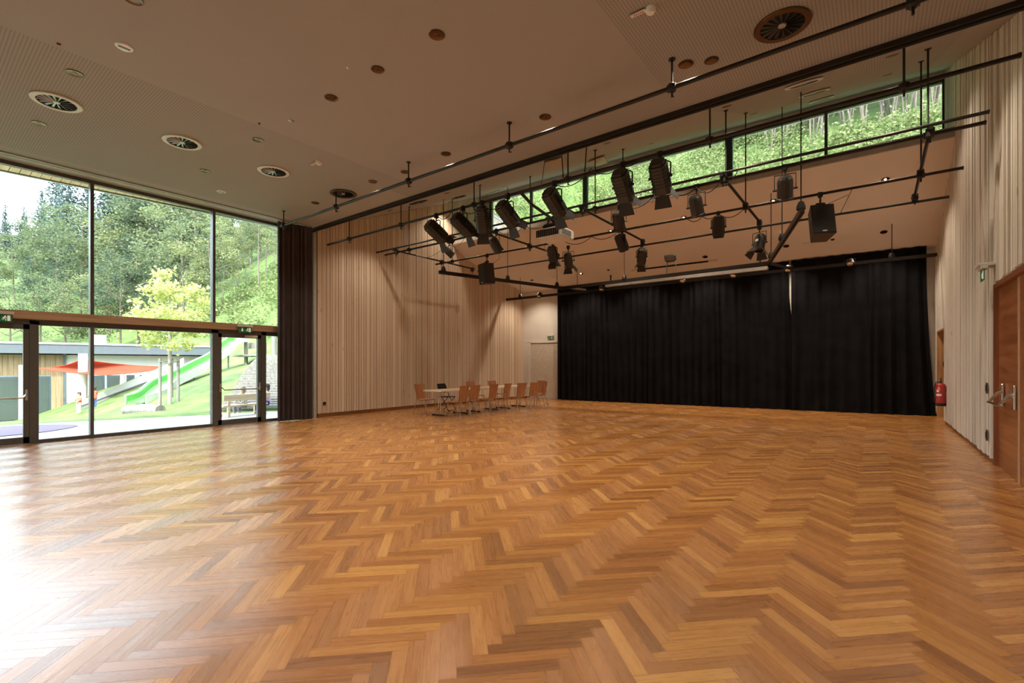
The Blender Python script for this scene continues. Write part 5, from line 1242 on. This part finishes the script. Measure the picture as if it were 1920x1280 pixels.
# loudspeakers
def speaker(key, px, top, bot, half, rz, tilt, label, dw=.36, dh=.62):
    y, z = PIPES[key]; x = xatY(px, y); root = empty('loudspeaker', (x, y, z), label, 'loudspeaker', 'loudspeakers hung from the fourth pipe', rz=rz)
    cm = MB(); clampM(cm); cm.build('clamp', m_black, root); MB().tube([(0, 0, -.1), (0, .0, -.28)], .018, 8).cbox((0, 0, -.2), (.16, .06, .05), .01).build('bracket', m_black, root)
    T = M.Translation((0, .0, -.26 - dh / 2)) @ M.Rotation(tilt, 4, 'X')
    bx = MB().prism([(-dw / 2, -.17, -dh / 2), (dw / 2, -.17, -dh / 2), (dw / 2 * .7, .18, -dh / 2), (-dw / 2 * .7, .18, -dh / 2)], (0, 0, dh)); bx.xf(T).build('cabinet', m_housing, root)
    MB().cbox((0, -.178, 0), (dw * .95, .016, dh * .95), .006).xf(T).build('grille', mat('speaker_grille', (.018, .021, .023), .6, noise=(200, .4)), root)
    MB().box((0, -.19, -dh * .42), (.07, .006, .022)).xf(T).build('badge', m_white, root)
    MB().tube([(.1, .1, -.3), (.25, .3, -.1), (.5, .1, -.03)], .006, 5).build('cable', m_cable, root); return root
speaker('p4', 913, 0, 0, 0, R(-20), R(6), 'left black loudspeaker hanging in front of the slanted rail', dw=.38, dh=.60)
speaker('p4', 1538, 0, 0, 0, R(22), R(-14), 'right black loudspeaker hanging above the right stage curtain', dw=.385, dh=.60)
MB().tube([(xatY(1562, 10.73) + .1, 10.8, 4.25), (xatY(1600, 10.73), 10.73, 4.7)], .006, 5).build('safety_cable', m_cable, bpy.data.objects['loudspeaker.001']).matrix_parent_inverse = M.LocRotScale(bpy.data.objects['loudspeaker.001'].location, bpy.data.objects['loudspeaker.001'].rotation_euler, None).inverted()
# projector on its mast
yP = 8.2; xP = xatY(1040, yP); zP = onY(1040, 441, yP).z
pj = empty('projector', (xP, yP, zP), 'white projector with dark grilles hanging on a mast from the pipes', 'projector')
MB().cbox((0, 0, 0), (.46, .42, .16), .02).build('case', m_lightgrey, pj); pj.scale = (1.3, 1.3, 1.25)
g_ = MB()
for i in range(12): g_.box((-.19 + i * .034, -.214, 0), (.022, .008, .11))
g_.build('front_grille', m_dark, pj); g_ = MB()
for i in range(8): g_.box((.233, -.15 + i * .035, 0), (.008, .022, .09))
g_.build('side_grille', mat('grille_grey', (.2, .2, .2), .5), pj)
MB().cbox((-.02, 0, .13), (.3, .2, .1), .02).cyl((-.12, 0, .1), (-.12, 0, .36), .012, n=6).cyl((.1, 0, .1), (.1, 0, .36), .012, n=6).box((-.01, 0, .3), (.3, .05, .03)).build('cradle', m_black, pj)
MB().tube([(.03, 0, .18), (.01, -.2, .26), (-.05, -.55, .36), (-.09, -.785, (4.68 - zP) / 1.25)], .024, 10).build('mast', m_pipe, pj, smooth=True)
# loose cables drooping between clamps
def droop(name, pts, label, r=.008, sag=.12, m=m_cable):
    out = []
    for a, b in zip(pts, pts[1:]):
        a, b = V(a), V(b)
        for i in range(10): t = i / 10; p = a.lerp(b, t); p.z -= sag * 4 * t * (1 - t) * min(1, (b - a).length); out.append(p)
    out.append(V(pts[-1])); c = out[0].copy(); return tag(MB().tube(out, r, 5).build(name, m, origin=c), label, 'cable')
def pp(key, px, dz=-.03): y, z = PIPES[key]; return V((xatY(px, y), y - .03, z + dz))
droop('power_cable', [pp('p2', 1040), pp('p2', 1110, .05), pp('p2', 1168), pp('p2', 1195)], 'black power cable slung along the second pipe beside the right access panel', sag=.2)
droop('power_cable', [pp('p2', 822), pp('p2', 848), pp('p2', 868), pp('p2', 905), pp('p2', 952)], 'black power cable looping between the left big spotlights', sag=.28)
droop('power_cable', [pp('p3', 1165), pp('p3', 1225), pp('p3', 1262), pp('p3', 1306)], 'black power cable sagging from the third pipe between two small spotlights', sag=.22, r=.011)
droop('power_cable', [pp('p3', 1306), pp('p3', 1350), pp('p2b', 1386, .0)], 'black power cable rising from the middle small spotlight to the cross pipe', sag=.35)
droop('power_cable', [pp('p3', 770), pp('p3', 842), pp('p3', 872)], 'thin black cable hanging between the left cross pipe and the leftmost small spotlight', sag=.3, r=.005)
droop('power_cable', [pp('p3', 935), pp('p3', 985), pp('p3', 1035)], 'black power cable hanging under the third pipe left of the projector', sag=.2)
droop('power_cable', [pp('p4', 1060), pp('p4', 1110), pp('p4', 1160)], 'black power cable hanging under the fourth pipe right of the projector', sag=.16)
droop('power_cable', [pp('p4', 1290), pp('p4', 1318), pp('p4', 1347), pp('p4', 1395)], 'black power cable hanging under the fourth pipe beside the straight boxy spotlight', sag=.25)
q = V((xatY(1022, 7.15), 7.15, up_z(7.15) - .04)); droop('hatch_cable', [q, pp('p2', 1017, .03)], 'thin cable dropping from the left ceiling panel to the second pipe', sag=.05, r=.006)
q = V((xatY(1053, 7.15), 7.15, up_z(7.15) - .04)); droop('hatch_cable', [q, pp('p2', 1058, .03)], 'thick cable dropping beside the left ceiling panel to the second pipe', sag=.02, r=.011)
q = V((xatY(1100, 7.15), 7.15, up_z(7.15) - .04)); droop('hatch_cable', [q, pp('p2', 1098, .03)], 'cable dropping from the right ceiling panel to the second pipe', sag=.03, r=.011)
o = droop('patch_cable', [pp('p4', 1022, -.05), pp('p4', 1036, -.34)], 'short pale cable loop beside the medium spotlight', sag=.3, r=.008, m=m_lightgrey)

# ------------------------------------------------------------------ tables and chairs
m_ply = wood('beech_shell', (.36, .155, .065), (.47, .22, .10), 'Z', scale=.8, rough=.35); m_seatd = mat('seat_grey_brown', (.12, .08, .06), .5)
m_top = wood('table_top_maple', (.55, .36, .17), (.68, .48, .25), 'Y', rough=.4); m_edge = mat('white_table_edge', (.72, .71, .70), .4)
def beech_chair():
    root = empty('stacking_chair', (0, 0, 0), 'x', 'chair')     # faces +Y
    # curved backrest shell
    def shell(w0, w1, z0, z1, y0, y1, curve, th, nx=8, nz=6):
        vs = []
        for j in range(nz + 1):
            t = j / nz; w = w0 + (w1 - w0) * t; yb = y0 + (y1 - y0) * t; z = z0 + (z1 - z0) * t
            for i in range(nx + 1):
                u = i / nx * 2 - 1; vs.append(V((u * w / 2, yb + curve * (u * u), z)))
        n = len(vs); vs += [v + V((0, -th, 0)) for v in vs]; r_ = nx + 1
        fs = [(j * r_ + i, j * r_ + i + 1, (j + 1) * r_ + i + 1, (j + 1) * r_ + i) for j in range(nz) for i in range(nx)]
        fs += [tuple(n + q for q in reversed(f)) for f in fs]
        rim = [j * r_ for j in range(nz, -1, -1)] + list(range(1, r_)) + [j * r_ + nx for j in range(1, nz + 1)] + [nz * r_ + i for i in range(nx - 1, 0, -1)]
        fs += [(rim[k], rim[(k + 1) % len(rim)], n + rim[(k + 1) % len(rim)], n + rim[k]) for k in range(len(rim))]
        return MB().add(vs, fs)
    shell(.36, .43, .44, .86, -.19, -.27, .03, .012).build('backrest', m_ply, root, smooth=True)
    st_ = MB(); vs = []
    for j in range(7):
        t = j / 6; y = -.20 + .42 * t; z = .445 - .02 * sin(pi * t) - (.03 * (t - .8) if t > .8 else 0)
        for i in range(7): u = i / 6 * 2 - 1; vs.append(V((u * (.20 + .01 * sin(pi * t)), y, z - .008 * (1 - u * u))))
    n = len(vs); vs += [v + V((0, 0, -.014)) for v in vs]; fs = [(j * 7 + i, j * 7 + i + 1, (j + 1) * 7 + i + 1, (j + 1) * 7 + i) for j in range(6) for i in range(6)]; fs += [tuple(n + q for q in reversed(f)) for f in fs]
    rim = list(range(7)) + [j * 7 + 6 for j in range(1, 7)] + [42 + i for i in range(5, -1, -1)] + [j * 7 for j in range(5, 0, -1)]
    fs += [(rim[(k + 1) % len(rim)], rim[k], n + rim[k], n + rim[(k + 1) % len(rim)]) for k in range(len(rim))]
    st_.add(vs, fs).build('seat', m_ply, root, smooth=True)
    for sx in (-1, 1):
        MB().tube([(sx * .15, .13, .415), (sx * .19, .17, .39), (sx * .235, .24, 0)], .011, 8).build('leg', m_chrome, root, smooth=True)
        MB().tube([(sx * .15, -.13, .415), (sx * .19, -.18, .40), (sx * .235, -.27, 0)], .011, 8).build('leg', m_chrome, root, smooth=True)
        MB().tube([(sx * .165, -.14, .41), (sx * .185, .0, .405), (sx * .165, .14, .41)], .010, 6).tube([(sx * .15, -.15, .41), (sx * .15, -.21, .43), (sx * .15, -.215, .56)], .009, 6).build('side_frame', m_chrome, root)
    MB().tube([(-.16, .14, .412), (.16, .14, .412)], .009, 6).tube([(-.16, -.12, .412), (.16, -.12, .412)], .009, 6).build('cross_bar', m_chrome, root)
    return root
c0 = beech_chair(); first = True; CG = 'beech chairs around the table row'
def put(x, y, rz, lab):
    global first
    if first: first = False; o = c0; o.location = (x, y, 0); o.rotation_euler = (0, 0, rz)
    else: o = dup(c0, (x, y, 0), rz)
    o['label'] = lab; o['group'] = CG
# facing -X (turned +90 deg) on the right side of the tables; backrest is then at +X
for x, y, a, lab in [(-9.10, 9.42, 97, 'beech stacking chair nearest the camera on the right side of the tables'), (-9.12, 9.90, 92, 'beech stacking chair second nearest on the right side of the tables'), (-9.10, 10.68, 95, 'beech stacking chair third on the right side of the tables'), (-9.08, 11.3, 100, 'beech stacking chair fourth on the right side of the tables'), (-8.98, 11.95, 84, 'beech stacking chair fifth on the right side of the tables'), (-8.90, 12.55, 80, 'beech stacking chair sixth and last on the right side of the tables'), (-9.45, 13.75, 168, 'beech stacking chair alone at the far head of the tables'),
                    (-10.38, 9.42, -84, 'beech stacking chair nearest the camera on the wall side of the tables'), (-10.42, 11.65, -90, 'beech stacking chair on the wall side, mostly hidden behind the middle table'), (-10.42, 12.75, -90, 'beech stacking chair on the wall side, hidden behind the farthest table'), (-8.95, 13.15, 110, 'beech stacking chair pushed diagonally at the far table corner')]: put(x, y, R(a), lab)
def table():
    root = empty('folding_table', (0, 0, 0), 'x', 'table')
    MB().bb((-.35, -.7, .692), (.35, .7, .72)).build('tabletop', m_top, root)
    e = MB()
    e.bb((-.355, -.706, .688), (.355, -.7, .722)); e.bb((-.355, .7, .688), (.355, .706, .722)); e.bb((-.356, -.7, .688), (-.35, .7, .722)); e.bb((.35, -.7, .688), (.356, .7, .722)); e.build('edge_band', m_edge, root)
    for s_ in (-1, 1):
        y = s_ * .42
        l = MB().cyl((-.04, y, .03), (-.04, y, .67), .014, n=8).cyl((.04, y, .03), (.04, y, .67), .014, n=8); l.build('leg', m_chrome, root, smooth=True)
        MB().cbox((0, y, .675), (.5, .04, .03), .005).build('top_bearer', m_black, root)
        MB().cbox((0, y, .022), (.58, .05, .03), .01).cyl((-.27, y, 0), (-.27, y, .012), .025, n=10).cyl((.27, y, 0), (.27, y, .012), .025, n=10).build('foot', m_black, root)
    return root
t0 = table(); t0.location = (-9.68, 9.72, 0); t0['label'] = 'nearest folding table with pale edge, light maple top and T-legs'; t0['group'] = 'folding tables in a row'
dup(t0, (-9.68, 11.14, 0), 0, 'middle folding table in the row of three', 'folding tables in a row'); dup(t0, (-9.68, 12.56, 0), 0, 'farthest folding table in the row of three', 'folding tables in a row')
# black folding chair
fc = empty('folding_chair', (-10.45, 10.35, 0), 'black metal folding chair on the wall side of the nearest table', 'chair', rz=R(-80))
for sx in (-1, 1):
    MB().tube([(sx * .2, .22, 0), (sx * .2, -.06, .46), (sx * .2, -.2, .80)], .011, 6).build('leg', m_black, fc); MB().tube([(sx * .185, -.26, 0), (sx * .185, .16, .43)], .011, 6).build('leg', m_black, fc)
MB().cbox((0, .02, .445), (.37, .38, .025), .02).build('seat', m_black, fc); MB().cbox((0, -.2, .76), (.42, .025, .17), .012, M.Rotation(R(12), 3, 'X')).build('backrest', m_black, fc)
MB().cyl((-.2, .2, .04), (.2, .2, .04), .009, n=6).cyl((-.19, -.24, .05), (.19, -.24, .05), .009, n=6).build('cross_bar', m_black, fc)
